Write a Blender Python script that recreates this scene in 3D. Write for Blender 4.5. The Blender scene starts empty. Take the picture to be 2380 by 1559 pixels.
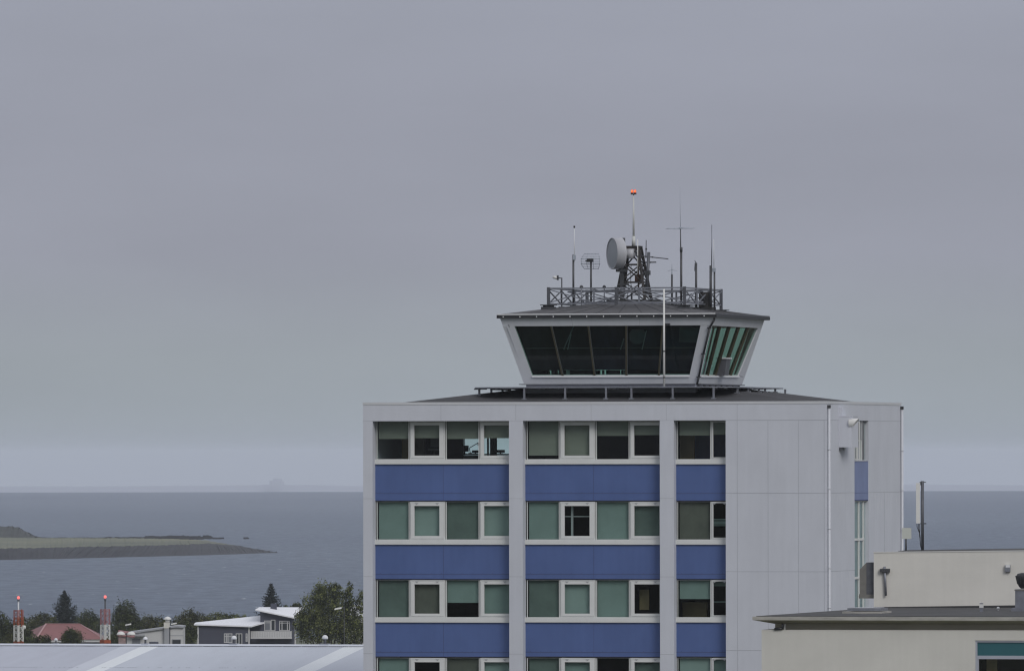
import bpy, bmesh, math, random
from mathutils import Vector, Matrix

# ---------------------------------------------------------------- camera, sky, sun
SC = bpy.context.scene
COL = SC.collection
R_ = math.radians
FPX, CX, CY, ROLL, H = 24200.0, 1190.0, 1070.0, 0.00157, 32.0   # focal length in units of a 2380 wide picture; eye level 32 m over the sea
cam_d = bpy.data.cameras.new('camera')
cam_d.sensor_width = 36.0
cam_d.lens = FPX / 2380.0 * 36.0
cam_d.shift_y = (CY - 779.5) / 2380.0
cam_d.clip_start, cam_d.clip_end = 1.0, 80000.0
cam = bpy.data.objects.new('camera', cam_d)
COL.objects.link(cam)
cam.matrix_world = Matrix.Translation((0, 0, H)) @ Matrix.Rotation(R_(90), 4, 'X') @ Matrix.Rotation(-ROLL, 4, 'Z')
SC.camera = cam

SUN_EL, SUN_ROT = R_(34), R_(150)
sd = bpy.data.lights.new('sun', 'SUN')
sd.energy, sd.angle, sd.color = 1.3, R_(25), (1.0, 0.97, 0.93)
sun = bpy.data.objects.new('sun', sd)
COL.objects.link(sun)
sdir = Vector((math.sin(SUN_ROT) * math.cos(SUN_EL), math.cos(SUN_ROT) * math.cos(SUN_EL), math.sin(SUN_EL)))
sun.rotation_euler = sdir.to_track_quat('Z', 'Y').to_euler()

W = bpy.data.worlds.new('World')
SC.world = W
W.use_nodes = True
nt = W.node_tree
for n_ in list(nt.nodes):
    nt.nodes.remove(n_)
def wn(t, **k):
    n_ = nt.nodes.new(t)
    for a_, b_ in k.items():
        setattr(n_, a_, b_)
    return n_
sky = wn('ShaderNodeTexSky', sky_type='NISHITA', sun_disc=False)
sky.sun_elevation, sky.sun_rotation = SUN_EL, SUN_ROT
tc = wn('ShaderNodeTexCoord')
sep = wn('ShaderNodeSeparateXYZ')
nt.links.new(tc.outputs['Generated'], sep.inputs[0])
# overcast deck: brightness by elevation (low band seen in the picture is sin(elevation) 0 .. 0.045)
ramp = wn('ShaderNodeValToRGB')
mr = wn('ShaderNodeMapRange')
mr.inputs['From Min'].default_value, mr.inputs['From Max'].default_value = -0.05, 1.0
pw = wn('ShaderNodeMath', operation='POWER')
pw.inputs[1].default_value = 0.5
nt.links.new(sep.outputs[2], mr.inputs[0]); nt.links.new(mr.outputs[0], pw.inputs[0]); nt.links.new(pw.outputs[0], ramp.inputs[0])
def rp(s):
    return ((s + 0.05) / 1.05) ** 0.5
cr = ramp.color_ramp
stops = [(-0.05, (.24, .27, .33)), (-0.004, (.262, .296, .362)), (0.0008, (.288, .325, .372)), (0.004, (.308, .348, .390)), (0.010, (.318, .354, .396)), (0.020, (.308, .324, .396)),
         (0.031, (.298, .312, .385)), (0.045, (.325, .341, .420)), (0.25, (.42, .435, .50)), (1.0, (.80, .82, .89))]
cr.elements[0].position = rp(stops[0][0]); cr.elements[0].color = stops[0][1] + (1,)
cr.elements[1].position = rp(stops[-1][0]); cr.elements[1].color = stops[-1][1] + (1,)
for s_, c_ in stops[1:-1]:
    e_ = cr.elements.new(rp(s_)); e_.color = c_ + (1,)
mp = wn('ShaderNodeMapping'); mp.inputs['Scale'].default_value = (16, 16, 62)
mp.inputs['Rotation'].default_value = (0, R_(-4), 0)
nt.links.new(tc.outputs['Generated'], mp.inputs[0])
nz = wn('ShaderNodeTexNoise'); nz.inputs['Scale'].default_value = 1.0; nz.inputs['Detail'].default_value = 4.0; nz.inputs['Roughness'].default_value = 0.5
nt.links.new(mp.outputs[0], nz.inputs['Vector'])
mr2 = wn('ShaderNodeMapRange')
mr2.inputs['From Min'].default_value, mr2.inputs['From Max'].default_value = 0.33, 0.67
mr2.inputs['To Min'].default_value, mr2.inputs['To Max'].default_value = 0.95, 1.05
nt.links.new(nz.outputs['Fac'], mr2.inputs[0])
vm = wn('ShaderNodeVectorMath', operation='SCALE')
nt.links.new(ramp.outputs[0], vm.inputs[0]); nt.links.new(mr2.outputs[0], vm.inputs['Scale'])
bg1, bg2 = wn('ShaderNodeBackground'), wn('ShaderNodeBackground')
bg1.inputs[1].default_value = 0.08
nt.links.new(sky.outputs[0], bg1.inputs[0]); nt.links.new(vm.outputs[0], bg2.inputs[0])
bg2.inputs[1].default_value = 1.0
mx = wn('ShaderNodeMixShader'); mx.inputs[0].default_value = 0.93
nt.links.new(bg1.outputs[0], mx.inputs[1]); nt.links.new(bg2.outputs[0], mx.inputs[2])
wo = wn('ShaderNodeOutputWorld'); nt.links.new(mx.outputs[0], wo.inputs[0])

SC.view_settings.view_transform = 'Standard'
SC.view_settings.look = 'None'
SC.view_settings.exposure = 0.0
SC.view_settings.gamma = 1.0
SC.view_settings.use_curve_mapping = False
SC.cycles.max_bounces = 8
SC.cycles.transparent_max_bounces = 16
SC.cycles.volume_bounces = 1
SC.cycles.filter_width = 1.25 if hasattr(SC.cycles, 'filter_width') else 1.5

rnd = random.Random(7)

# ---------------------------------------------------------------- picture to place
def unroll(x, y):
    px, py = x - CX, y - CY
    return px - ROLL * py, py + ROLL * px
def W3(x, y, d):                       # the point d metres away seen at picture point (x, y)
    a, b = unroll(x, y)
    return Vector((a / FPX * d, d, H - b / FPX * d))
def PXM(d):
    return FPX / d
class Frame:                           # plan frame: x along a facade, y into depth; turned th
    def __init__(s, x, y, d, th=R_(14)):
        s.X0, _, s.z0 = W3(x, y, d)
        s.Y0 = d; s.th = th; s.c, s.s = math.cos(th), math.sin(th)
    def front(s, x, y, n=0.0):         # (a, z) on the plane local y = n
        a_, b_ = unroll(x, y); gx = a_ / FPX
        a = (gx * (s.Y0 + n * s.c) - s.X0 - n * s.s) / (s.c + gx * s.s)
        return a, H - b_ / FPX * (s.Y0 - a * s.s + n * s.c)
    def side(s, x, y, a=0.0):          # (n, z) on the plane local x = a
        a_, b_ = unroll(x, y); gx = a_ / FPX
        n = (gx * (s.Y0 - a * s.s) - s.X0 - a * s.c) / (s.s - gx * s.c)
        return n, H - b_ / FPX * (s.Y0 - a * s.s + n * s.c)
    def fa(s, x, n=0.0, y=1070): return s.front(x, y, n)[0]
    def zz(s, y, a, n):                # z of picture row y at plan point (a, n)
        d = s.Y0 - a * s.s + n * s.c
        px = (s.X0 + a * s.c + n * s.s) / d * FPX
        return H - (y - CY + ROLL * px) / FPX * d
    def world(s, a, n, z): return Vector((s.X0 + a * s.c + n * s.s, s.Y0 - a * s.s + n * s.c, z))

def ground_z(y):
    pts = [(-400, 30.2), (50, 30.2), (110, 26), (300, 8.5), (800, 7.5), (1200, 4.6), (1650, 4.0), (1780, -2.0), (2200, -6)]
    for (a, b), (c, d) in zip(pts, pts[1:]):
        if y <= c:
            t = max(0, (y - a) / (c - a)); return b + (d - b) * t
    return -6

# ---------------------------------------------------------------- mesh builder
class MB:
    def __init__(s): s.v = []; s.f = []; s.m = []; s.mi = 0; s.smooth = []
    def _add(s, vs, fs, smooth=False):
        b = len(s.v); s.v += [tuple(v) for v in vs]
        for f in fs:
            s.f.append([i + b for i in f]); s.m.append(s.mi); s.smooth.append(smooth)
        return s
    def hex8(s, p):                    # p[0:4] one face, p[4:8] the opposite face
        return s._add(p, [(3, 2, 1, 0), (4, 5, 6, 7), (0, 1, 5, 4), (1, 2, 6, 5), (2, 3, 7, 6), (3, 0, 4, 7)])
    def box(s, x0, x1, y0, y1, z0, z1):
        if x0 > x1: x0, x1 = x1, x0
        if y0 > y1: y0, y1 = y1, y0
        if z0 > z1: z0, z1 = z1, z0
        return s.hex8([(x0, y0, z0), (x1, y0, z0), (x1, y1, z0), (x0, y1, z0), (x0, y0, z1), (x1, y0, z1), (x1, y1, z1), (x0, y1, z1)])
    def prism(s, pts, ext):
        n = len(pts); e = Vector(ext)
        vs = [Vector(p) for p in pts] + [Vector(p) + e for p in pts]
        return s._add(vs, [tuple(reversed(range(n))), tuple(range(n, 2 * n))] + [(i, (i + 1) % n, n + (i + 1) % n, n + i) for i in range(n)])
    def tube(s, p0, p1, r0, r1=None, n=8, smooth=True):
        p0, p1 = Vector(p0), Vector(p1); r1 = r0 if r1 is None else r1
        d = (p1 - p0).normalized()
        u = d.cross(Vector((0, 0, 1)) if abs(d.z) < .9 else Vector((1, 0, 0))).normalized(); w = d.cross(u)
        vs = []
        for p, r in ((p0, r0), (p1, r1)):
            for i in range(n):
                t = 2 * math.pi * i / n; vs.append(p + u * math.cos(t) * r + w * math.sin(t) * r)
        b = len(s.v)
        s._add(vs, [(i, (i + 1) % n, n + (i + 1) % n, n + i) for i in range(n)], smooth)
        s._add([], [])
        for f in (tuple(reversed(range(n))), tuple(range(n, 2 * n))):
            s.f.append([i + b for i in f]); s.m.append(s.mi); s.smooth.append(False)
        return s
    def path(s, pts, r, n=6):
        for a, b in zip(pts, pts[1:]): s.tube(a, b, r, r, n)
        return s
    def bar(s, p0, p1, w, h=None):     # square bar between two points
        h = h or w
        p0, p1 = Vector(p0), Vector(p1); d = (p1 - p0).normalized()
        u = d.cross(Vector((0, 0, 1)) if abs(d.z) < .9 else Vector((1, 0, 0))).normalized(); v = d.cross(u)
        q = [u * w / 2 * i + v * h / 2 * j for i, j in ((-1, -1), (1, -1), (1, 1), (-1, 1))]
        return s.hex8([p0 + k for k in q] + [p1 + k for k in q])
    def lathe(s, prof, c=(0, 0, 0), axis=None, n=20, smooth=True):   # prof: (r, h) along axis
        c = Vector(c); d = Vector(axis or (0, 0, 1)).normalized()
        u = d.cross(Vector((0, 0, 1)) if abs(d.z) < .9 else Vector((1, 0, 0))).normalized(); w = d.cross(u)
        vs = []
        for r, h in prof:
            for i in range(n):
                t = 2 * math.pi * i / n; vs.append(c + d * h + u * math.cos(t) * r + w * math.sin(t) * r)
        fs = []
        for k in range(len(prof) - 1):
            for i in range(n):
                j = (i + 1) % n; fs.append((k * n + i, k * n + j, (k + 1) * n + j, (k + 1) * n + i))
        return s._add(vs, fs, smooth)
    def quad(s, *p): return s._add(p, [tuple(range(len(p)))])
    def build(s, name, mats, parent=None, loc=(0, 0, 0), rotz=0.0):
        me = bpy.data.meshes.new(name); me.from_pydata(s.v, [], s.f)
        mats = mats if isinstance(mats, (list, tuple)) else [mats]
        for m in mats: me.materials.append(m)
        me.polygons.foreach_set('material_index', s.m)
        me.polygons.foreach_set('use_smooth', s.smooth)
        bm = bmesh.new(); bm.from_mesh(me); bmesh.ops.recalc_face_normals(bm, faces=bm.faces); bm.to_mesh(me); bm.free()
        me.update()
        o = bpy.data.objects.new(name, me); COL.objects.link(o)
        if parent is not None: o.parent = parent
        o.location = loc; o.rotation_euler = (0, 0, rotz)
        return o

def tag(o, label=None, cat=None, group=None, kind=None):
    if label: o['label'] = label
    if cat: o['category'] = cat
    if group: o['group'] = group
    if kind: o['kind'] = kind
    return o
def thing(name, label, cat, loc, rotz=0.0, group=None):
    o = bpy.data.objects.new(name, None); COL.objects.link(o)
    o.empty_display_size = 0.2; o.location = loc; o.rotation_euler = (0, 0, rotz)
    return tag(o, label, cat, group)
def copy_tree(o, parent=None):
    c = o.copy(); COL.objects.link(c)
    if parent is not None: c.parent = parent
    for ch in [k for k in bpy.data.objects if k.parent == o]: copy_tree(ch, c)
    return c

# ---------------------------------------------------------------- materials
def mat(name, col, rough=0.6, metal=0.0, var=0.0, vscale=(1, 1, 1), spec=0.5, bump=0.0, bscale=20.0, streak=0.0, emit=None, estr=0.0, col2=None, detail=4.0):
    m = bpy.data.materials.new(name); m.use_nodes = True
    t = m.node_tree; b = t.nodes['Principled BSDF']
    b.inputs['Base Color'].default_value = tuple(col) + (1,)
    b.inputs['Roughness'].default_value = rough; b.inputs['Metallic'].default_value = metal
    b.inputs['Specular IOR Level'].default_value = spec
    if emit: b.inputs['Emission Color'].default_value = tuple(emit) + (1,); b.inputs['Emission Strength'].default_value = estr
    tcn = t.nodes.new('ShaderNodeTexCoord')
    if var or col2:
        mpn = t.nodes.new('ShaderNodeMapping'); mpn.inputs['Scale'].default_value = vscale
        t.links.new(tcn.outputs['Object'], mpn.inputs[0])
        nzn = t.nodes.new('ShaderNodeTexNoise'); nzn.inputs['Scale'].default_value = 1.0; nzn.inputs['Detail'].default_value = detail; nzn.inputs['Roughness'].default_value = 0.62
        t.links.new(mpn.outputs[0], nzn.inputs['Vector'])
        r = t.nodes.new('ShaderNodeValToRGB'); c2 = col2 or tuple(max(0, c * (1 - var)) for c in col); c1 = tuple(min(1, c * (1 + var * .6)) for c in col)
        r.color_ramp.elements[0].position = 0.32; r.color_ramp.elements[0].color = tuple(c2) + (1,)
        r.color_ramp.elements[1].position = 0.68; r.color_ramp.elements[1].color = tuple(c1) + (1,)
        t.links.new(nzn.outputs['Fac'], r.inputs[0]); src = r.outputs[0]
        if streak:
            mp2 = t.nodes.new('ShaderNodeMapping'); mp2.inputs['Scale'].default_value = (5, 5, .28)
            t.links.new(tcn.outputs['Object'], mp2.inputs[0])
            n2 = t.nodes.new('ShaderNodeTexNoise'); n2.inputs['Scale'].default_value = 1.0; n2.inputs['Detail'].default_value = 3
            t.links.new(mp2.outputs[0], n2.inputs['Vector'])
            mr_ = t.nodes.new('ShaderNodeMapRange'); mr_.inputs['From Min'].default_value = .35; mr_.inputs['From Max'].default_value = .7
            mr_.inputs['To Min'].default_value = 1 - streak; mr_.inputs['To Max'].default_value = 1 + streak * .4
            t.links.new(n2.outputs['Fac'], mr_.inputs[0])
            v = t.nodes.new('ShaderNodeVectorMath'); v.operation = 'SCALE'
            t.links.new(src, v.inputs[0]); t.links.new(mr_.outputs[0], v.inputs['Scale']); src = v.outputs[0]
        t.links.new(src, b.inputs['Base Color'])
    if bump:
        nb_ = t.nodes.new('ShaderNodeTexNoise'); nb_.inputs['Scale'].default_value = bscale; nb_.inputs['Detail'].default_value = 3
        t.links.new(tcn.outputs['Object'], nb_.inputs['Vector'])
        bp = t.nodes.new('ShaderNodeBump'); bp.inputs['Strength'].default_value = bump; bp.inputs['Distance'].default_value = .02
        t.links.new(nb_.outputs['Fac'], bp.inputs['Height']); t.links.new(bp.outputs[0], b.inputs['Normal'])
    return m
def glass(name, tint, refl=1.0, rough=0.02):
    m = bpy.data.materials.new(name); m.use_nodes = True; t = m.node_tree
    for n_ in list(t.nodes): t.nodes.remove(n_)
    tr = t.nodes.new('ShaderNodeBsdfTransparent'); tr.inputs[0].default_value = tuple(tint) + (1,)
    gl = t.nodes.new('ShaderNodeBsdfGlossy'); gl.inputs['Roughness'].default_value = rough; gl.inputs[0].default_value = (refl, refl, refl, 1)
    fr = t.nodes.new('ShaderNodeFresnel')
    ge = t.nodes.new('ShaderNodeNewGeometry'); mi_ = t.nodes.new('ShaderNodeMapRange')
    mi_.inputs['To Min'].default_value, mi_.inputs['To Max'].default_value = 1.5, 1 / 1.5       # same pane seen from either side
    t.links.new(ge.outputs['Backfacing'], mi_.inputs[0]); t.links.new(mi_.outputs[0], fr.inputs[0])
    nz_ = t.nodes.new('ShaderNodeTexNoise'); nz_.inputs['Scale'].default_value = 1.3; nz_.inputs['Detail'].default_value = 1
    bp = t.nodes.new('ShaderNodeBump'); bp.inputs['Strength'].default_value = .12; bp.inputs['Distance'].default_value = .01
    tcn = t.nodes.new('ShaderNodeTexCoord'); t.links.new(tcn.outputs['Object'], nz_.inputs['Vector'])
    t.links.new(nz_.outputs['Fac'], bp.inputs['Height']); t.links.new(bp.outputs[0], gl.inputs['Normal'])
    mi = t.nodes.new('ShaderNodeMixShader'); o = t.nodes.new('ShaderNodeOutputMaterial')
    t.links.new(fr.outputs[0], mi.inputs[0]); t.links.new(tr.outputs[0], mi.inputs[1]); t.links.new(gl.outputs[0], mi.inputs[2]); t.links.new(mi.outputs[0], o.inputs[0])
    return m
def leaf_mat(name, dark, mid, light):
    m = bpy.data.materials.new(name); m.use_nodes = True; t = m.node_tree; b = t.nodes['Principled BSDF']
    g = t.nodes.new('ShaderNodeNewGeometry'); r = t.nodes.new('ShaderNodeValToRGB')
    r.color_ramp.elements[0].position = 0; r.color_ramp.elements[0].color = dark + (1,)
    r.color_ramp.elements[1].position = 1; r.color_ramp.elements[1].color = light + (1,)
    e = r.color_ramp.elements.new(.6); e.color = mid + (1,)
    tcn = t.nodes.new('ShaderNodeTexCoord'); nz_ = t.nodes.new('ShaderNodeTexNoise'); nz_.inputs['Scale'].default_value = 1.1; nz_.inputs['Detail'].default_value = 2
    t.links.new(tcn.outputs['Object'], nz_.inputs['Vector'])
    mr_ = t.nodes.new('ShaderNodeMapRange'); mr_.inputs['From Min'].default_value = .36; mr_.inputs['From Max'].default_value = .66; mr_.inputs['To Min'].default_value = -.45; mr_.inputs['To Max'].default_value = .5
    t.links.new(nz_.outputs['Fac'], mr_.inputs[0])
    ad = t.nodes.new('ShaderNodeMath'); ad.operation = 'ADD'; ad.use_clamp = True                  # noise paints lit and shaded clumps over the random leaf tone
    t.links.new(g.outputs['Random Per Island'], ad.inputs[0]); t.links.new(mr_.outputs[0], ad.inputs[1])
    t.links.new(ad.outputs[0], r.inputs[0]); t.links.new(r.outputs[0], b.inputs['Base Color'])
    b.inputs['Roughness'].default_value = .75; b.inputs['Specular IOR Level'].default_value = .08
    return m

M = {}
M['wall'] = mat('tower_paint', (.535, .553, .605), .7, var=.05, vscale=(.55, .55, .35), streak=.025, bump=.08, bscale=30)
M['joint'] = mat('joint_grey', (.37, .385, .42), .8)
M['blue'] = mat('blue_panel', (.080, .126, .296), .55, var=.08, vscale=(.7, .7, .5), streak=.035, spec=.3)
M['blue_seam'] = mat('blue_seam', (.05, .065, .16), .7)
M['blue_pale'] = mat('blue_panel_pale', (.175, .215, .37), .6, var=.12, vscale=(1.2, 1.2, .7))  # paler for the lesser shade here, put into the colour, and some fading
M['frame'] = mat('window_white', (.635, .645, .635), .45, var=.04, vscale=(2, 2, 2))
M['frame_grey'] = mat('window_grey', (.36, .37, .39), .45)
M['blind_olive'] = mat('blind_olive', (.215, .215, .185), .85, var=.08, vscale=(1, 1, 3))
M['blind_teal'] = mat('blind_teal', (.215, .275, .265), .85, var=.09, vscale=(1.2, 1.2, 1.2))
M['blind_pale'] = mat('blind_pale_teal', (.275, .335, .325), .85, var=.07, vscale=(1.2, 1.2, 1.2))
M['blind_dark'] = mat('blind_dark', (.12, .15, .14), .85, var=.16, vscale=(1.2, 1.2, 1.2))
M['blind_brown'] = mat('blind_brown', (.12, .115, .10), .85, var=.25, vscale=(1.2, 1.2, .8))
M['pane'] = glass('window_glass', (.82, .91, .88), .3)
M['pane_clear'] = glass('window_glass_clear', (.85, .93, .91))
M['cab_pane'] = glass('cab_glass', (.50, .69, .61), .5)
M['inside'] = mat('room_wall', (.16, .15, .13), .9, var=.3, vscale=(.7, .7, .3))
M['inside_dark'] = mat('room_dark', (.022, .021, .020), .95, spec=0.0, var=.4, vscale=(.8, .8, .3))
M['wood'] = mat('cupboard_wood', (.26, .19, .10), .7, var=.15, vscale=(3, 3, .5))
M['navy_inside'] = mat('navy_partition', (.03, .04, .09), .8)
M['roof_felt'] = mat('roof_felt', (.042, .042, .046), .9, var=.30, vscale=(.6, .6, 2), bump=.3, bscale=8)
M['roof_felt2'] = mat('cab_roof_felt', (.078, .078, .083), .88, var=.28, vscale=(.5, .5, 1), bump=.25, bscale=6)
M['cab_white'] = mat('cab_cladding', (.525, .545, .58), .55, var=.05, vscale=(.6, .6, .6), streak=.03)
M['cab_grey'] = mat('cab_base_panel', (.38, .39, .45), .6, var=.05, vscale=(.6, .6, .6))
M['trim_white'] = mat('trim_white', (.66, .67, .68), .4)
M['black'] = mat('black_metal', (.018, .019, .022), .5)
M['dark'] = mat('dark_metal', (.045, .047, .052), .5, var=.3, vscale=(3, 3, 3))
M['galv'] = mat('galvanised', (.205, .215, .245), .42, metal=.35, var=.2, vscale=(3, 3, 3))
M['galv_dark'] = mat('galvanised_dull', (.10, .105, .12), .5, metal=.3, var=.25, vscale=(3, 3, 3))
M['rust'] = mat('rusty_steel', (.035, .030, .028), .75, var=.3, vscale=(4, 4, 4), col2=(.022, .021, .022))
M['rust_red'] = mat('rust_red', (.07, .035, .022), .8, var=.4, vscale=(5, 5, 5))
M['mullion'] = mat('mullion_brown', (.046, .041, .020), .6, var=.15, vscale=(2, 2, 2))
M['dish'] = mat('dish_grey', (.41, .415, .44), .5, var=.06, vscale=(1.5, 1.5, 1.5), streak=.05)
M['dish_face'] = mat('dish_radome', (.30, .32, .345), .6, var=.05, vscale=(1.5, 1.5, 1.5))
M['white'] = mat('white_paint', (.62, .62, .60), .5, var=.05, vscale=(2, 2, 2))
M['pipe_paint'] = mat('pipe_paint', (.53, .545, .58), .5)
M['reflect_grey'] = mat('reflection_grey', (.10, .12, .14), .5)
M['reflect_dim'] = mat('reflection_dim', (.020, .028, .042), .5, var=.4, vscale=(3, 3, 3))
M['cream_pole'] = mat('cream_pole', (.50, .51, .49), .5)
M['whip'] = mat('whip_grey', (.58, .60, .61), .5)
M['wire'] = mat('wire_grey', (.33, .37, .42), .5)
M['lamp_red'] = mat('beacon_glass', (.6, .08, .04), .3, emit=(1.0, .10, .04), estr=.55)
M['lamp_core'] = mat('beacon_core', (.9, .4, .1), .3, emit=(1.0, .25, .06), estr=.9)
M['lamp_pink'] = mat('mast_lamp', (.8, .1, .1), .3, emit=(1.0, .18, .16), estr=1.2)
M['cream'] = mat('cream_render', (.590, .577, .535), .85, var=.06, vscale=(.35, .35, .6), streak=.02, bump=.1, bscale=25)
M['frieze'] = mat('frieze_render', (.38, .355, .28), .9, var=.12, vscale=(.4, .4, 2))
M['concrete'] = mat('eave_concrete', (.36, .35, .32), .85, var=.30, vscale=(.9, .9, 4), bump=.2, bscale=15)
M['tar'] = mat('roof_tar', (.045, .045, .045), .9, var=.35, vscale=(.35, .12, .3), bump=.3, bscale=6)
M['tar_black'] = mat('tar_upstand', (.02, .02, .021), .8)
M['duct'] = mat('duct_metal', (.19, .185, .17), .5, metal=.4, var=.18, vscale=(1, 1, 2))
M['alu'] = mat('aluminium', (.42, .44, .50), .4, metal=.3)
M['teal'] = mat('teal_panel', (.022, .105, .125), .35, var=.06, vscale=(1, 1, 1))
M['hang_a'] = mat('roof_sheet_grey', (.385, .405, .465), .5, var=.05, vscale=(1.5, .15, 1))
M['hang_b'] = mat('roof_sheet_pale', (.475, .50, .555), .5, var=.05, vscale=(1.5, .15, 1))
M['hang_m'] = mat('roof_sheet_main', (.445, .475, .53), .5, var=.05, vscale=(1.5, .15, 1))
M['hang_s'] = mat('skylight_sheet', (.64, .67, .69), .45, var=.04, vscale=(1.5, .3, 1))
M['ridge'] = mat('ridge_cap', (.53, .56, .61), .45)
M['gap'] = mat('closure_grey', (.11, .12, .15), .8)
M['hang_wall'] = mat('hangar_wall', (.4, .42, .45), .6, var=.05)
M['navy'] = mat('navy_cladding', (.046, .050, .075), .7, var=.12, vscale=(.4, .4, .4))
M['white_roof'] = mat('white_roof', (.72, .73, .76), .5, var=.03)
M['red_roof'] = mat('red_roof', (.20, .078, .076), .6, var=.10, vscale=(.7, .7, .7))
M['red_ridge'] = mat('red_ridge', (.36, .22, .22), .6)
M['house_white'] = mat('house_white', (.50, .50, .50), .7, var=.08, vscale=(.5, .5, .5))
M['house_grey'] = mat('house_grey', (.29, .30, .32), .7, var=.08)
M['house_glass'] = mat('house_glass', (.03, .035, .04), .15)
M['house_glass_pale'] = mat('house_curtain', (.15, .16, .18), .4)
M['orange'] = mat('mast_orange', (.30, .075, .035), .6, var=.2, vscale=(4, 4, 4))
M['pink'] = mat('mast_faded_red', (.33, .16, .17), .6, var=.2, vscale=(4, 4, 4))
M['bark'] = mat('bark', (.045, .038, .03), .9)
M['leaf'] = leaf_mat('leaf_green', (.015, .020, .006), (.068, .082, .024), (.200, .220, .078))
M['leaf_dark'] = leaf_mat('leaf_dark', (.013, .017, .007), (.040, .050, .016), (.105, .122, .042))
M['leaf_brown'] = leaf_mat('leaf_olive', (.016, .018, .008), (.050, .054, .019), (.125, .130, .052))
M['needle'] = leaf_mat('spruce_needles', (.013, .019, .018), (.021, .029, .026), (.033, .042, .035))
M['skin'] = mat('grey_plastic', (.16, .16, .17), .5)

# ---------------------------------------------------------------- the land, the water, the far coast
g = MB()
ys = [-400, 50, 110, 200, 300, 500, 800, 1000, 1200, 1400, 1650, 1780, 2200]
xs = [-4000, -1500, -500, -200, 0, 200, 500, 1500, 4000]
vs = [(x, y, ground_z(y) - (0 if y < 1 else 0)) for y in ys for x in xs]
nx = len(xs)
g._add(vs, [(j * nx + i, j * nx + i + 1, (j + 1) * nx + i + 1, (j + 1) * nx + i) for j in range(len(ys) - 1) for i in range(nx - 1)], True)
M['ground'] = mat('ground', (.075, .085, .05), .95, var=.35, vscale=(.02, .02, .02), bump=.2, bscale=.5)
tag(g.build('ground', M['ground']), kind='structure')

def sea_mat():
    m = bpy.data.materials.new('sea_water'); m.use_nodes = True; t = m.node_tree
    for n_ in list(t.nodes): t.nodes.remove(n_)
    N = t.nodes.new; L = t.links.new
    tcn = N('ShaderNodeTexCoord')
    def noise(sc, det=3, rough=.55):
        mp_ = N('ShaderNodeMapping'); mp_.inputs['Scale'].default_value = sc
        L(tcn.outputs['Object'], mp_.inputs[0])
        n_ = N('ShaderNodeTexNoise'); n_.inputs['Scale'].default_value = 1; n_.inputs['Detail'].default_value = det; n_.inputs['Roughness'].default_value = rough
        L(mp_.outputs[0], n_.inputs['Vector']); return n_.outputs['Fac']
    big = noise((.0016, .0005, 1), 4)
    rip = noise((.20, .036, 1), 5, .7)
    cap = noise((.33, .055, 1), 2, .5)
    r = N('ShaderNodeValToRGB')
    r.color_ramp.elements[0].position = .33; r.color_ramp.elements[0].color = (.060, .075, .101, 1)
    r.color_ramp.elements[1].position = .67; r.color_ramp.elements[1].color = (.092, .110, .134, 1)
    L(big, r.inputs[0])
    mr_ = N('ShaderNodeMapRange'); mr_.inputs['From Min'].default_value = .38; mr_.inputs['From Max'].default_value = .62; mr_.inputs['To Min'].default_value = .62; mr_.inputs['To Max'].default_value = 1.38
    L(rip, mr_.inputs[0])
    v = N('ShaderNodeVectorMath'); v.operation = 'SCALE'; L(r.outputs[0], v.inputs[0]); L(mr_.outputs[0], v.inputs['Scale'])
    cm = N('ShaderNodeMapRange'); cm.inputs['From Min'].default_value = .70; cm.inputs['From Max'].default_value = .75; L(cap, cm.inputs[0])
    mixc = N('ShaderNodeMix'); mixc.data_type = 'RGBA'; L(cm.outputs[0], mixc.inputs[0]); L(v.outputs[0], mixc.inputs[6]); mixc.inputs[7].default_value = (.4, .42, .44, 1)
    d = N('ShaderNodeBsdfDiffuse'); L(mixc.outputs[2], d.inputs[0])
    gl = N('ShaderNodeBsdfGlossy'); gl.inputs['Roughness'].default_value = .3; gl.inputs[0].default_value = (.8, .88, 1, 1)
    bp = N('ShaderNodeBump'); bp.inputs['Strength'].default_value = .3; bp.inputs['Distance'].default_value = .3; L(rip, bp.inputs['Height']); L(bp.outputs[0], gl.inputs['Normal'])
    mi = N('ShaderNodeMixShader'); mi.inputs[0].default_value = .20; L(d.outputs[0], mi.inputs[1]); L(gl.outputs[0], mi.inputs[2])
    o = N('ShaderNodeOutputMaterial'); L(mi.outputs[0], o.inputs[0])
    return m
s = MB()
RS = H / (1142.2 - CY) * FPX           # the earth's curve ends the water here
s._add([(RS * math.sin(2 * math.pi * i / 256), RS * math.cos(2 * math.pi * i / 256), 0) for i in range(256)], [tuple(range(256))])
tag(s.build('sea', sea_mat()), kind='structure')

# far coast, its foot hidden behind the curve of the sea
fm = mat('far_coast', (.25, .27, .32), .9)  # pale tone paints extra haze into the far land
f = MB(); D = 24000.0
prof = [(-300, 1131), (-40, 1130.5), (150, 1131), (330, 1129.5), (520, 1128.5), (600, 1127), (625, 1126), (700, 1127), (790, 1129), (900, 1130), (1200, 1130), (1600, 1129), (2000, 1128), (2150, 1126), (2300, 1127), (2700, 1128)]
base = [W3(x, 1175, D) for x, _ in prof]
pts = [W3(x, y, D) for x, y in prof] + list(reversed(base))
f.prism(pts, (0, 900, 0))
tag(f.build('far_shore', fm), kind='structure')
f = MB()
for x0, x1, y0 in ((626, 634, 1117), (635, 655, 1112), (656, 660, 1119)):
    a, b = W3(x0, y0, D - 60), W3(x1, 1130, D - 60); f.box(a.x, b.x, a.y, a.y + 40, b.z, a.z)
tag(f.build('far_building', fm), 'pale hazy block building on the far coast across the sea', 'building')

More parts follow.
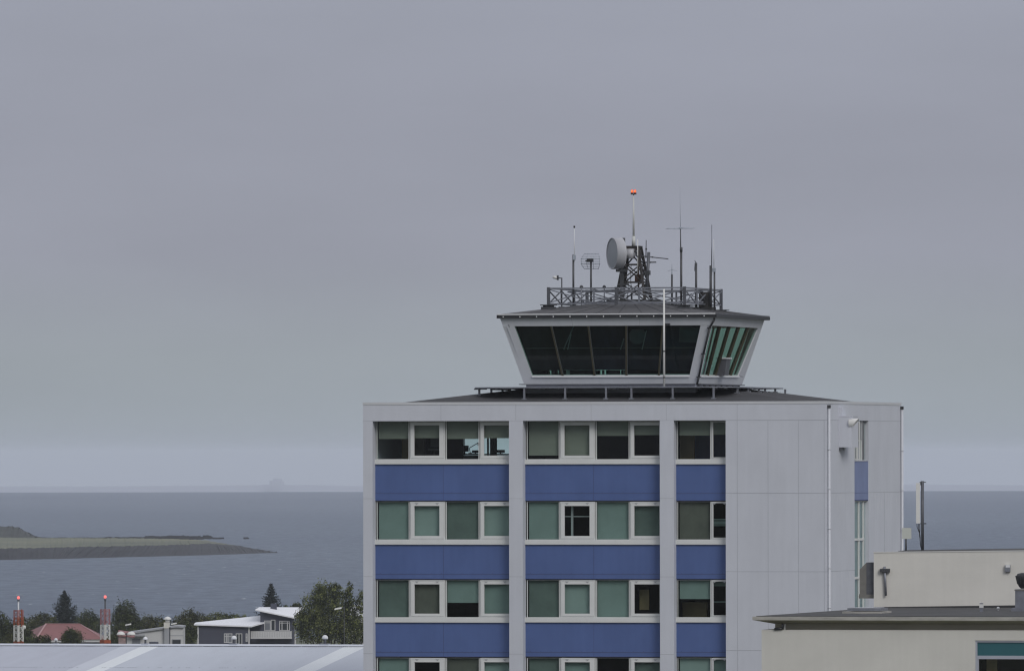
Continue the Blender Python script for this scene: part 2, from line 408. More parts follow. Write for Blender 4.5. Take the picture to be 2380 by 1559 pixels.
# the spit of land
def at0(x, y, z):                      # point on height z seen at (x, y)
    _, b_ = unroll(x, y); return W3(x, y, (H - z) * FPX / b_)
wl = [(-420, 1303), (-120, 1301.5), (0, 1300.5), (120, 1298.5), (170, 1297.5), (280, 1294.5), (391, 1292), (500, 1289.5), (587, 1287), (648, 1284)]
bt = [(-420, 1277, 3.6), (-120, 1275, 3.6), (0, 1274, 3.6), (120, 1271.5, 3.6), (215, 1269.5, 3.6), (300, 1268, 3.5), (400, 1265.5, 3.4), (490, 1262, 3.3), (552, 1267, 2.0), (641, 1283.4, 0.1)]
bk = [(-420, 1249, 3.2), (-120, 1249, 3.2), (0, 1248.6, 3.2), (120, 1249, 3.1), (215, 1249.5, 3.0), (300, 1250, 3.0), (400, 1251.5, 3.0), (473, 1254.5, 3.0), (540, 1266, 1.9), (640, 1283.2, 0.05)]
w0 = [at0(x, y, 0.0) for x, y in wl]; b0 = [at0(*q) for q in bt]; k0 = [at0(*q) for q in bk]
def rows(mb, rws, sub=1):
    n = len(rws[0]); v = [p for r in rws for p in r]
    mb._add(v, [(j * n + i, j * n + i + 1, (j + 1) * n + i + 1, (j + 1) * n + i) for j in range(len(rws) - 1) for i in range(n - 1)], False)
def dense(r, k, jit, jz, rg):
    out = []
    for a, b in zip(r, r[1:]):
        for i in range(k):
            p = a.lerp(b, i / k); out.append(p + Vector((rg.uniform(-jit, jit), rg.uniform(-jit, jit) * 2, rg.uniform(-jz, jz))))
    out.append(r[-1]); return out
rg = random.Random(3)
M['bank'] = mat('dark_shore_rock', (.014, .015, .020), .95, var=.35, vscale=(.12, .02, 1.2))
M['marsh'] = mat('shore_grass', (.145, .145, .085), .95, var=.22, vscale=(.02, .004, .02), col2=(.070, .082, .055))
isl = MB()
isl.mi = 0; dw, db, dk = dense(w0, 24, .3, 0, rg), dense(b0, 24, .4, .16, rg), dense(k0, 24, .5, .1, rg)
mid = [a.lerp(b, .5) + Vector((0, 0, rg.uniform(.0, .5))) for a, b in zip(dw, db)]
rows(isl, [[p - Vector((0, 0, .4)) for p in dw], mid, db])
isl.mi = 1; rows(isl, [db, dk])
isl.mi = 0; rows(isl, [dk, [p + Vector((0, 12, -3.6)) for p in dk]])
tag(isl.build('spit', [M['bank'], M['marsh']]), kind='structure')

hl = MB()
hp = [(-420, 1214), (-200, 1215), (-60, 1219), (0, 1222), (22, 1222.5), (40, 1224), (57, 1233), (68, 1241), (80, 1246), (95, 1249)]
top = dense([W3(x, y, 4150) for x, y in hp], 10, .5, .35, rg)
n_ = len(top)
rows(hl, [[p + Vector((0, -40, -p.z - .3)) for p in top], [p + Vector((rg.uniform(-.5, .5), -18, -p.z * .45)) for p in top], top, [p + Vector((0, 120, -p.z - .3)) for p in top]])
tag(hl.build('hill', mat('hill_scrub', (.026, .030, .026), .95, var=.4, vscale=(.08, .08, .3))), kind='structure')

def scrub(mb, p, r, n, rg, s=.35):
    for _ in range(n):
        q = p + Vector((rg.gauss(0, r), rg.gauss(0, r), abs(rg.gauss(0, r * .5))))
        u = Vector((rg.uniform(-1, 1), rg.uniform(-1, 1), rg.uniform(-1, 1))).normalized() * s; w = Vector((rg.uniform(-1, 1), rg.uniform(-1, 1), rg.uniform(-1, 1))).normalized() * s
        mb.quad(q - u - w, q + u - w, q + u + w, q - u + w)
tb = MB()
x = 84.0
while x < 575:
    hgt = 2.5 if x < 250 else (3.5 if x < 340 else (6 if x < 385 else (7.2 if x < 430 else (6.2 if x < 490 else 1.6))))
    if x > 488 and rg.random() < .72: x += 5; continue
    p = W3(x, 1249.5 if x < 473 else 1248.5, 3990); p.z = max(0, p.z - .3)
    hh = (hgt * rg.uniform(.65, 1.1)) / PXM(3990)
    for _ in range(12):
        q = p + Vector((rg.uniform(-.8, .8), rg.uniform(-2, 2), rg.uniform(0, 1) * hh)); r = .34
        tb.box(q.x - r * 1.4, q.x + r * 1.4, q.y - r, q.y + r, max(-.2, q.z - r), q.z + r * .4)
    x += 3.2
tag(tb.build('scrub_line', mat('dark_scrub', (.016, .018, .020), .95)), kind='stuff')

# ---------------------------------------------------------------- the office tower
T = Frame(1921, 1070, 440)
TR = -T.th
def Tb(a, n, z): return T.world(a, n, z)
ZG = ground_z(440) - .2
org = Tb(0, 0, 0)
office = thing('office_building', 'white and blue office block with ribbon windows below the control cab', 'building', org, TR)
def P(mb, name, m, parent=None, lab=None):
    o = mb.build(name, m, parent if parent is not None else office)
    if lab: o['label'] = lab
    return o
fa = T.fa
AL = fa(844); S, _ = T.side(2094.5, 1070, 0.0)
zpt = T.zz(933.5, -10, 0); zpb = T.zz(977, -10, 0)
ND = .5                                                                    # how deep the window bands sit
cols = [(844, 866), (1183, 1215), (1533.5, 1566)]
ca = [(fa(a), fa(b)) for a, b in cols]
aw = fa(1686.6)
rowsY = [(978, 1067.3, 1078.9, 1163.2, 1146.3), (1165.2, 1253.7, 1265.5, 1345.1, 1334), (1347, 1434, 1446.2, 1525.4, 1515), (1527.7, 1614, 1626, 1705, 1694)]
def zf(y, a=-10, n=0): return T.zz(y, a, n)
w = MB()
for k, (a0, a1) in enumerate(ca):
    w.mi = 0; w.box(a0, a1, 0, .56, ZG, zpb)
    w.mi = 1
    for y in (1158, 1339.6, 1519.5): w.box(a0 + .004, a1 - .004, -.003, 0.01, zf(y) - .009, zf(y) + .009)
w.mi = 0
w.box(AL, 0, 0, .56, zpb, zpt)                                             # parapet beam
w.box(aw, 0, 0, .70, ZG, zpb)                                              # blind wall
w.box(AL, AL + .3, .56, S, ZG, zpt)                                        # left wall
nb0, nb1 = T.side(1986, 1070)[0], T.side(2018.6, 1070)[0]                  # window strip in the right wall
w.mi = 2; w.box(-.3, 0, .70, nb0, ZG, zpb); w.box(-.3, 0, nb1, S, ZG, zpb); w.mi = 0; w.box(-.3, 0, .56, S, zpb, zpt)
# back wall with the opening the far sky shows through
bo0, bo1 = fa(1081, S), fa(1192, S); zo0, zo1 = T.zz(1060, bo0, S), T.zz(990, bo0, S)
w.box(AL + .3, bo0, S - .3, S, ZG, zpt); w.box(bo1, -.3, S - .3, S, ZG, zpt)
w.box(bo0, bo1, S - .3, S, ZG, zo0); w.box(bo0, bo1, S - .3, S, zo1, zpt)
w.mi = 1                                                                   # cladding joints
for x in (1025, 1199, 1374, 1548.6, 1713.5): w.box(fa(x) - .008, fa(x) + .008, -.003, .01, zpb, zf(939))
zj = [zf(y, -3) for y in (1145.4, 1327.5, 1510.5)]
for x in (1713.5, 1785, 1855.6, 1915.5): w.box(fa(x) - .008, fa(x) + .008, -.003, .01, ZG + 8, zpb)
w.box(aw, 0, -.0045, .01, zpb - .009, zpb + .009); w.box(-.01, .003, 0, S, zpb - .008, zpb + .008)
w.box(AL, aw, -.0035, .01, zpb - .006, zpb + .006)
for z in zj:
    w.box(aw, -.002, -.0045, .01, z - .009, z + .009)
    w.box(-.01, .0035, 0, nb0, z - .009, z + .009); w.box(-.01, .0035, nb1, S, z - .009, z + .009)
w.box(-.01, .0042, T.side(2055, 1100)[0] - .03, T.side(2055, 1100)[0] + .03, ZG + 8, zj[0])
def worn_mat(zlist):
    m = mat('tower_paint_worn', (.535, .553, .605), .7, var=.05, vscale=(.55, .55, .35), streak=.03)
    t = m.node_tree; L = t.links.new; N = t.nodes.new; b = t.nodes['Principled BSDF']; src = b.inputs['Base Color'].links[0].from_socket
    tcn = N('ShaderNodeTexCoord'); sp = N('ShaderNodeSeparateXYZ'); L(tcn.outputs['Object'], sp.inputs[0])
    mp_ = N('ShaderNodeMapping'); mp_.inputs['Scale'].default_value = (1, 1.6, 1.1); L(tcn.outputs['Object'], mp_.inputs[0])
    nn = N('ShaderNodeTexNoise'); nn.inputs['Scale'].default_value = 2.2; nn.inputs['Detail'].default_value = 5; nn.inputs['Roughness'].default_value = .75; L(mp_.outputs[0], nn.inputs['Vector'])
    tot = None
    for z_, ht in zlist:               # lime streaks washed down from each joint
        mr_ = N('ShaderNodeMapRange'); mr_.inputs['From Min'].default_value = z_ - ht; mr_.inputs['From Max'].default_value = z_ - .05; L(sp.outputs[2], mr_.inputs[0])
        lt = N('ShaderNodeMath'); lt.operation = 'LESS_THAN'; lt.inputs[1].default_value = z_; L(sp.outputs[2], lt.inputs[0])
        mu = N('ShaderNodeMath'); mu.operation = 'MULTIPLY'; L(mr_.outputs[0], mu.inputs[0]); L(lt.outputs[0], mu.inputs[1])
        if tot is None: tot = mu.outputs[0]
        else:
            ad = N('ShaderNodeMath'); ad.operation = 'ADD'; L(tot, ad.inputs[0]); L(mu.outputs[0], ad.inputs[1]); tot = ad.outputs[0]
    m2 = N('ShaderNodeMapRange'); m2.inputs['From Min'].default_value = .5; m2.inputs['From Max'].default_value = .66; m2.inputs['To Max'].default_value = .55; L(nn.outputs['Fac'], m2.inputs[0])
    m3 = N('ShaderNodeMath'); m3.operation = 'MULTIPLY'; L(m2.outputs[0], m3.inputs[0]); L(tot, m3.inputs[1])
    mx_ = N('ShaderNodeMix'); mx_.data_type = 'RGBA'; L(m3.outputs[0], mx_.inputs[0]); L(src, mx_.inputs[6]); mx_.inputs[7].default_value = (.62, .63, .66, 1); L(mx_.outputs[2], b.inputs['Base Color'])
    return m
P(w, 'wall', [M['wall'], M['joint'], worn_mat([(zj[0], 1.8), (zj[1], 2.4)])])
cp = MB(); cp.box(AL - .015, .015, -.015, .45, zf(939.3), zpt + .004); cp.box(-.3, .017, .45, S + .01, zf(939.3), zpt + .004); cp.box(AL - .015, AL + .3, .45, S + .01, zf(939.3), zpt + .004)
P(cp, 'coping', mat('coping', (.53, .54, .56), .6, var=.04, vscale=(.8, .8, .8)))

bays = [(866, 1183), (1215, 1533.5), (1566, 1686.6)]
bA = [(ca[0][1], ca[1][0]), (ca[1][1], ca[2][0]), (ca[2][1], aw)]
for b, (a0, a1) in enumerate(bA):
    for r, (yt, yb, bt_, bb, ys_) in enumerate(rowsY):
        q = MB(); z1, z0, zs = zf(bt_, a0), zf(bb, a0), zf(ys_, a0)
        q.box(a0, a1, .44, .54, z0, z1)
        q.mi = 1; q.box(a0, a1, .436, .45, zs - .011, zs + .011)
        mid_ = (a0 + a1) / 2
        if b < 2: q.box(mid_ - .008, mid_ + .008, .437, .45, z0, z1)
        q.box(a0, a1, .434, .45, z0 - .005, z0 + .018)
        for i in range(int((a1 - a0) / .45)):
            xx = a0 + .22 + i * .45; q.box(xx - .012, xx + .012, .434, .45, zs + .03, zs + .055)
        P(q, 'spandrel_panel', [M['blue'], M['blue_seam']])
        q = MB(); zb_ = zf(yb, a0); q.box(a0, a1, .37, .60, z1 + .003, zb_); q.box(a0, a1, .36, .372, z1 + .015, zb_ - .02)
        P(q, 'window_sill', M['frame'])
q = MB(); q.box(bo0, bo1, S - .2, S - .12, zo0, zo0 + .06); q.box((bo0 + bo1) / 2 - .04, (bo0 + bo1) / 2 + .04, S - .2, S - .12, zo0 + .06, zo1); bw_ = P(q, 'back_window', M['frame'])
q = MB(); q.quad((bo0, S - .16, zo0), (bo1, S - .16, zo0), (bo1, S - .16, zo1), (bo0, S - .16, zo1)); q.build('pane', M['pane'], bw_)
ub = MB()
for a0, a1 in bA: ub.box(a0, a1, .45, .54, ZG, zf(1705, a0) - .004)
P(ub, 'lower_wall', M['blue'])

# window units, as offsets in picture units from the bay's left column
U = {'f1': (9.0, 85, 10.5, 84.3), 'c1': (86.5, 168.5, 97, 155.5), 'f2': (170, 247.5, 171.5, 246.5), 'c2': (249, 329, 259, 318)}
U3 = {'f1': (8, 86, 9, 85), 'c1': (87, 127, 91.8, 124)}
blinds = [
  [{'f1': ('olive', .46), 'c1': ('olive', .44), 'f2': ('olive', .46), 'c2': ('olive', .44)}, {'f1': ('olive', .89), 'c1': ('olive', 1), 'f2': ('olive', .38), 'c2': ('olive', .36)}, {'f1': ('olive', .37), 'c1': ('olive', .35)}],
  [{'f1': ('teal', 1), 'c1': ('pale', 1), 'f2': ('dark', 1), 'c2': ('pale', 1)}, {'f1': ('teal', 1), 'c1': None, 'f2': ('teal', 1), 'c2': ('dark', 1)}, {'f1': ('brown', 1), 'c1': None}],
  [{'f1': ('dark', 1), 'c1': ('brown', 1), 'f2': ('teal', .60), 'c2': ('teal', 1)}, {'f1': ('dark', 1), 'c1': ('pale', 1), 'f2': ('teal', 1), 'c2': None}, {'f1': ('teal', .5), 'c1': ('dark', .16)}],
  [{'f1': ('teal', 1), 'c1': None, 'f2': ('brown', 1), 'c2': ('pale', 1)}, {'f1': ('dark', 1), 'c1': ('teal', 1), 'f2': None, 'c2': ('dark', 1)}, {'f1': ('pale', 1), 'c1': ('teal', 1)}]]
NG = .48
for b in range(3):
    x0b = bays[b][0]
    for r, (yt, yb, *_r) in enumerate(rowsY):
        for key, (o0, o1, g0, g1) in (U3 if b == 2 else U).items():
            A0, A1, G0, G1 = (fa(x0b + o, NG) for o in (o0, o1, g0, g1))
            A1 = min(A1, bA[b][1]); G1 = min(G1, A1 - .03)
            zt, zb_ = zf(yt, A0, NG), zf(yb, A0, NG)
            cas = key[0] == 'c'
            if b == 2 and cas: gt, gb = zf(yt + 3.5, A0, NG), zf(yb - 5, A0, NG)
            elif cas: gt, gb = zf(yt + 10, A0, NG), zf(yb - 9, A0, NG)
            else: gt, gb = zt - .01, zb_ + .012
            q = MB()
            def ring(q, a0, a1, z0, z1, i0, i1, j0, j1, n0, n1):
                q.box(a0, i0, n0, n1, z0, z1); q.box(i1, a1, n0, n1, z0, z1); q.box(i0, i1, n0, n1, j1, z1); q.box(i0, i1, n0, n1, z0, j0)
            if cas:
                t_ = .045; ring(q, A0, A1, zb_, zt, A0 + t_, A1 - t_, zb_ + t_, zt - t_, NG, NG + .09)
            else:
                ring(q, A0, A1, zb_, zt, G0, G1, gb, gt, NG + .02, NG + .09)
            wf = P(q, 'window', M['frame'])
            if cas:
                q = MB(); ring(q, A0 + t_ + .006, A1 - t_ - .006, zb_ + t_ + .006, zt - t_ - .006, G0, G1, gb, gt, NG - .035, NG + .05)
                q.build('sash', M['frame'], wf)
                if r > 0:
                    for tt in (.2, .78):
                        aa = A0 + (A1 - A0) * tt
                        if aa > bA[b][1] - .1: continue
                        q = MB(); x_, y0_, y1_ = aa, NG - .05, NG - .037; zz = zt - .075
                        q.prism([(x_ - .08, y0_, zz + .015), (x_ - .03, y0_, zz - .02), (x_, y0_, zz - .05), (x_ + .03, y0_, zz - .02), (x_ + .08, y0_, zz + .015)], (0, .013, 0)); q.build('hinge', M['frame_grey'], wf)
            q = MB(); q.quad((G0, NG + .055, gb), (G1, NG + .055, gb), (G1, NG + .055, gt), (G0, NG + .055, gt)); q.build('pane', M['pane'], wf)
            bl = blinds[r][b][key]
            if bl:
                full = zt - zb_; zlo = zt - full * bl[1] if bl[1] < 1 else zb_ - .02
                q = MB(); lx = A0 + (.06 if key == 'f1' else .02); q.box(lx, A1 - .02, .66, .672, zlo, zt + .02); q.box(lx, A1 - .02, .655, .68, zlo - .012, zlo + .012)
                q.build('blind', M['blind_' + bl[0]], wf)
# insides: floors, room backs, partitions
q = MB()
zprev = zpt - .02
for r, (yt, yb, bt_, bb, _s) in enumerate(rowsY):
    q.box(AL + .3, -.3, .62, S - .3, zf(yt) + .06, zprev)
    zprev = zf(yb) - .06
q.box(AL + .3, -.3, .62, S - .3, zf(1705) - .4, zprev)
P(q, 'floor_slab', M['inside'])
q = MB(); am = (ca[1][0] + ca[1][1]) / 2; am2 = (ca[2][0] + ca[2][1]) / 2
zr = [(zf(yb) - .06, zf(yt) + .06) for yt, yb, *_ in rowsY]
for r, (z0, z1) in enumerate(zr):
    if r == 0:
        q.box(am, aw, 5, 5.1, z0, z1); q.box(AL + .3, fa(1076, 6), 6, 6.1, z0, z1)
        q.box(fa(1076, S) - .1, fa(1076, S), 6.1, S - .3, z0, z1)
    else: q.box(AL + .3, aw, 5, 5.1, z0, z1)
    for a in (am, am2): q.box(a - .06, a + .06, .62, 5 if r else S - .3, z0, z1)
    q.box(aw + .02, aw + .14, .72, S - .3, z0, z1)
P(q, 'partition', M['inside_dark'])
q = MB(); z0, z1 = zr[0]
q.box(fa(1139, 9), fa(1151.5, 9), 9, 9.3, z0, z1); q.box(fa(962, 3), fa(985, 3), 3, 3.2, z0, z1)
P(q, 'inner_pillar', M['inside'])
q = MB(); z0, z1 = zr[0]; q.box(fa(1577, 2.2), fa(1613, 2.2), 2.2, 2.6, z0, z1); q.box(fa(934, 3), fa(951, 3), 3, 3.2, z0, z1)
z0, z1 = zr[2]; q.box(fa(1586, 2), fa(1642, 2), 2, 2.3, z0, zf(1400)); q.box(fa(1486, 1.2), fa(1508, 1.2), 1.2, 1.25, zf(1417), zf(1370))
P(q, 'cupboard', M['wood'])
q = MB(); z0, z1 = zr[0]; q.box(fa(1614, 2.4), aw - .05, 2.4, 2.5, z0, z1); P(q, 'screen_wall', M['navy_inside'])
q = MB(); z = zf(1200); q.box(fa(1310, .8), fa(1372, .8), .8, .83, z - .02, z + .02); q.box(fa(1327, .8), fa(1332, .8), .8, .83, zf(1245), zf(1172)); P(q, 'inner_rail', M['frame_grey'])
q = MB()
for y, h_ in ((1207, .03), (1214.5, .07), (1221, .02)): q.box(fa(1655, .8), fa(1690, .8), .8, .83, zf(y) - h_, zf(y) + h_)
z = zf(1398); q.box(fa(1655, .8), fa(1690, .8), .8, .83, z - .02, z + .02)
P(q, 'inner_shelf', M['blind_teal'])

# right wall: strip of windows, blue infill, duct box, pipes
z1, z0 = zf(976.4, 0, nb0), zf(1071.5, 0, nb0)
def RZ(y): return T.zz(y, 0, nb0)
q = MB(); q.box(-.06, -.02, nb0, nb1, RZ(1162.6), RZ(1072)); q.mi = 1
q.box(-.07, -.015, nb0, nb1, RZ(1072.8), RZ(1071.2)); q.box(-.07, -.015, nb0, nb1, RZ(1163), RZ(1161)); q.box(-.07, -.017, nb0, nb1, RZ(1145.8), RZ(1145))
P(q, 'infill_panel', [M['blue_pale'], M['blue_seam']], lab='paler blue infill panel in the narrow window strip')
def sn(x): return T.side(x, 1070, 0)[0]
q = MB()
for x in (1991.2, 2002.6, 2013): q.box(-.17, -.11, sn(x) - .07, sn(x) + .07, ZG, RZ(1164))
for y in (1253.4, 1343, 1433): q.box(-.17, -.10, nb0, sn(2014), RZ(y) - .05, RZ(y) + .05)
q.box(-.18, -.10, nb0, nb1, RZ(1166), RZ(1163.5))
wt = P(q, 'tall_window', M['frame'])
q = MB(); q.quad((-.14, nb0, ZG), (-.14, nb1, ZG), (-.14, nb1, RZ(1164)), (-.14, nb0, RZ(1164))); q.build('pane', M['pane_clear'], wt)
q = MB(); q.box(-.21, -.19, nb0, nb1, ZG, RZ(1164)); q.build('curtain', M['blind_pale'], wt)  # pale sheet added to paint in the sky's reflection on this glass
q = MB(); q.box(-.17, -.11, sn(2009) - .07, sn(2009) + .07, RZ(1071), RZ(977)); q.box(-.17, -.11, nb0, nb1, RZ(1071.5), RZ(1069)); q.box(-.17, -.11, sn(1999), sn(2010), RZ(1024), RZ(1021)); q.box(-.17, -.1, sn(1998), sn(2000), RZ(1071), RZ(977))
wu = P(q, 'upper_window', M['frame'])
q = MB()
for i in range(9):
    z = RZ(979 + i * 4.6); q.hex8([(-.16, sn(1999), z), (-.16, sn(2008), z), (-.06, sn(2008), z - .06), (-.06, sn(1999), z - .06), (-.16, sn(1999), z + .02), (-.16, sn(2008), z + .02), (-.06, sn(2008), z - .04), (-.06, sn(1999), z - .04)])
q.build('louvre', M['frame_grey'], wu)
q = MB(); q.quad((-.14, nb0, RZ(1071)), (-.14, nb1, RZ(1071)), (-.14, nb1, RZ(977)), (-.14, nb0, RZ(977))); q.build('pane', M['pane_clear'], wu)
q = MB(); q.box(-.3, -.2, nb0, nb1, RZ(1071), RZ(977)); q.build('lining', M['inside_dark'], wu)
q = MB(); a_, n_a, n_b = .0, sn(1988.5), sn(1988.5) + .05                     # open casement swung out of the wall
for (p0, p1, t_) in (((-.05, 0, RZ(1069)), (-.05, 0, RZ(979)), .05), ((.17, 0, RZ(1069)), (.17, 0, RZ(979)), .05), ((-.05, 0, RZ(1067)), (.17, 0, RZ(1067)), .05), ((-.05, 0, RZ(981)), (.17, 0, RZ(981)), .05)):
    q.bar(Vector(p0) + Vector((0, n_a, 0)), Vector(p1) + Vector((0, n_a, 0)), t_)
sh = q.build('open_sash', M['frame'], wu)
# duct box
n0 = sn(1950)
bx = [fa(1950, n0), fa(1979.5, n0)]
q = MB(); q.box(0, bx[1], n0, n0 + 1.3, T.zz(1039, 0, n0), T.zz(968, 0, n0)); q.box(-.0, bx[1] + .012, n0 - .012, n0 + 1.31, T.zz(968, 0, n0), T.zz(966, 0, n0))
db_ = P(q, 'duct_box', M['wall'])
q = MB(); q.box(0, .13, n0 + .05, n0 + .4, T.zz(966, 0, n0), T.zz(946, 0, n0)); q.build('riser', M['wall'], db_)
q = MB(); q.box(0, .14, n0 + .02, n0 + .4, T.zz(1046, 0, n0), T.zz(1039.3, 0, n0)); q.build('foot_bracket', M['galv_dark'], db_)
q = MB(); zc = T.zz(983, 0, n0); r_ = .195; x0_, x1_ = bx[1] - .12, fa(1996, n0)
vs_ = []
for i in range(20):
    t_ = 2 * math.pi * i / 20; dy_, dz_ = math.cos(t_) * r_, math.sin(t_) * r_
    vs_.append(((x0_, n0 + .1 + dy_, zc + dz_), (x0_ + .1 + (x1_ - x0_ - .1) * (dz_ + r_) / (2 * r_), n0 + .1 + dy_, zc + dz_), (x0_ + .05 + (x1_ - x0_ - .1) * (dz_ + r_) / (2 * r_), n0 + .1 + dy_ * .94, zc + dz_ * .94)))
flat = [p[0] for p in vs_] + [p[1] for p in vs_] + [p[2] for p in vs_]
q._add(flat, [(i, (i + 1) % 20, 20 + (i + 1) % 20, 20 + i) for i in range(20)], True)
q._add([p[2] for p in vs_] + [(p[0][0] + .02, n0 + .1 + (p[0][1] - n0 - .1) * .94, zc + (p[0][2] - zc) * .94) for p in vs_], [(i, (i + 1) % 20, 20 + (i + 1) % 20, 20 + i) for i in range(20)], True)
q.build('duct_hood', M['white'], db_)
# rain pipes
for (nn, ytop, ax) in ((sn(1923.5), 948, .07), (S - .12, 951, .07)):
    q = MB(); zt = T.zz(ytop, ax, nn); q.tube((ax, nn, ZG), (ax, nn, zt), .055, n=10)
    y = ytop + 96
    for i in range(6): zc_ = T.zz(y + i * 92, ax, nn); q.tube((ax, nn, zc_ - .02), (ax, nn, zc_ + .02), .066, n=10)
    rp_ = P(q, 'rain_pipe', M['pipe_paint'])
    q = MB(); q.box(ax - .075, ax + .06, nn - .07, nn + .07, zt, zt + .13); q.build('pipe_hopper', M['dark'], rp_)
q = MB(); q.box(AL - .06, AL, S - .3, S - .1, ZG, zpb); P(q, 'downpipe', M['white'])

# low hipped roof inside the parapet
q = MB()
er = [(-18.6, .22), (-1.3, .22), (-1.3, S - 1.5), (-18.6, S - 1.5)]
ze = T.zz(934, -10, .22); sl = .14; run = 4.2
in_ = [(-18.6 + run, .22 + run), (-1.3 - run, .22 + run), (-1.3 - run, S - 1.5 - run), (-18.6 + run, S - 1.5 - run)]
zin = ze + sl * run
q._add([(a, n, ze) for a, n in er] + [(a, n, zin) for a, n in in_], [(0, 1, 5, 4), (1, 2, 6, 5), (2, 3, 7, 6), (3, 0, 4, 7), (4, 5, 6, 7)])
q._add([(AL + .3, .44, zpt - .1), (-.3, .44, zpt - .1), (-.3, S - .3, zpt - .1), (AL + .3, S - .3, zpt - .1)], [(0, 1, 2, 3)])
q._add([(a, n, ze) for a, n in er] + [(a, n, zpt - .1) for a, n in er], [(i, (i + 1) % 4, 4 + (i + 1) % 4, 4 + i) for i in range(4)])
P(q, 'roof', M['roof_felt'])
def zroof(a, n):
    d = min(a + 18.6, -1.3 - a, n - .22, S - 1.5 - n)
    return ze + sl * max(0, min(run, d))

# a few things inside the top floor room that show against the far windows
zt_ = T.zz(1054, fa(1110, 8), 8)
dk = thing('desk', 'dark desk inside the top left room, seen against the far window', 'desk', Tb(fa(1095, 8), 8, zr[0][0]), TR)
q = MB(); hh = zt_ - zr[0][0]; q.box(-1.2, 3.0, -.4, .4, hh - .04, hh); q.build('desk_top', M['black'], dk)
for sx in (-1.1, 2.9):
    q = MB(); q.box(sx - .04, sx + .04, -.35, .35, 0, hh - .04); q.build('leg', M['black'], dk)
def monitor(x0, x1, y0, n, lab):
    a0, a1 = fa(x0, n), fa(x1, n); c = (a0 + a1) / 2; hz = T.zz(y0, c, n) - zt_
    o = thing('monitor', lab, 'monitor', Tb(c, n, zt_), TR, 'screens on the top floor desk')
    q = MB(); q.box((a0 - c), (a1 - c), -.02, .03, hz * .25, hz); q.build('screen', M['black'], o)
    q = MB(); q.box(-.1, .1, -.08, .1, 0, .02); q.box(-.03, .03, .0, .03, .02, hz * .4); q.build('stand', M['black'], o)
monitor(1070, 1089, 1035, 7.7, 'tall dark monitor left of the desk lamp, third top floor pane')
monitor(1097, 1113, 1046, 8.1, 'low dark monitor under the desk lamp, third top floor pane')
monitor(1153, 1173, 1045, 8.1, 'dark monitor beside the inner pillar, fourth top floor pane')
lp = thing('desk_lamp', 'thin angled desk lamp in the third top floor pane', 'lamp', Tb(fa(1093, 7.9), 7.9, zt_), TR)
q = MB(); q.tube((0, 0, 0), (0, 0, .04), .09, n=12); q.path([(0, 0, .04), (-.04, 0, .25), (.35, 0, .47)], .018); q.build('arm', M['black'], lp)
q = MB(); q.lathe([(.02, 0), (.07, .12), (.0, .121)], (.35, 0, .49), (.4, 0, -1), 10); q.build('lamp_shade', M['black'], lp)
oc = thing('office_chair', 'dark swivel chair in the second top floor pane', 'chair', Tb(fa(1010, 1.9), 1.9, zr[0][0]), TR)
q = MB(); q.box(-.24, .24, -.24, .24, .46, .54); q.build('seat', M['black'], oc)
q = MB(); q.box(-.23, .23, .2, .27, .6, 1.02); q.build('backrest', M['black'], oc)
q = MB(); q.tube((0, 0, .08), (0, 0, .46), .03); [q.tube((0, 0, .1), (.3 * math.cos(i * 1.257), .3 * math.sin(i * 1.257), .05), .025) for i in range(5)]; q.build('pedestal', M['black'], oc)

# ---------------------------------------------------------------- the walkway round the cab
zd = T.zz(898.6, -10, 1.2)
cxa, cn, hw, ch = -10.15, 6.85, 5.7, .9
oct_ = [(cxa - hw, cn - hw + ch), (cxa - hw + ch, cn - hw), (cxa + hw - ch, cn - hw), (cxa + hw, cn - hw + ch), (cxa + hw, cn + hw - ch), (cxa + hw - ch, cn + hw), (cxa - hw + ch, cn + hw), (cxa - hw, cn + hw - ch)]
deck = thing('walkway', 'grey grating walkway on short posts around the control cab', 'walkway', Tb(0, 0, 0), TR)
q = MB()
inn = [(cxa + (a - cxa) * .62, cn + (n - cn) * .62) for a, n in oct_]
for i in range(8):
    j = (i + 1) % 8; A, B, C_, D_ = oct_[i], oct_[j], inn[j], inn[i]
    q.hex8([(A[0], A[1], zd - .05), (B[0], B[1], zd - .05), (C_[0], C_[1], zd - .05), (D_[0], D_[1], zd - .05), (A[0], A[1], zd), (B[0], B[1], zd), (C_[0], C_[1], zd), (D_[0], D_[1], zd)])
q.build('grating', M['galv'], deck)
q = MB()
for k in range(26):
    t_ = rnd.random(); i = rnd.choice((7, 0, 1, 1, 1, 2, 3)); A, B = oct_[i], oct_[(i + 1) % 8]; a, n = A[0] + (B[0] - A[0]) * t_, A[1] + (B[1] - A[1]) * t_
    q.box(a - .1, a + .1, n + .05, n + .25, zd - .1, zd - .052)
q.build('bracket', M['dark'], deck)
nf = cn - hw
posts = [(fa(x, nf + .05), nf + .05) for x in (1219, 1314, 1409, 1468, 1564, 1659)]
aL, aR = cxa - hw + .08, cxa + hw - .08
posts += [(aL, T.side(x, 905, aL)[0]) for x in (1114, 1142, 1168, 1183.5, 1212)] + [(aR, T.side(x, 905, aR)[0]) for x in (1713.6, 1738.5, 1764, 1778.5, 1802, 1825)]
for a, n in posts:
    zz_ = zroof(a, n)
    q = MB(); q.box(a - .04, a + .04, n - .04, n + .04, zz_ - .02, zd - .05); q.box(a - .1, a + .1, n - .1, n + .1, zz_ - .02, zz_ + .03)
    q.build('post', M['galv'], deck)

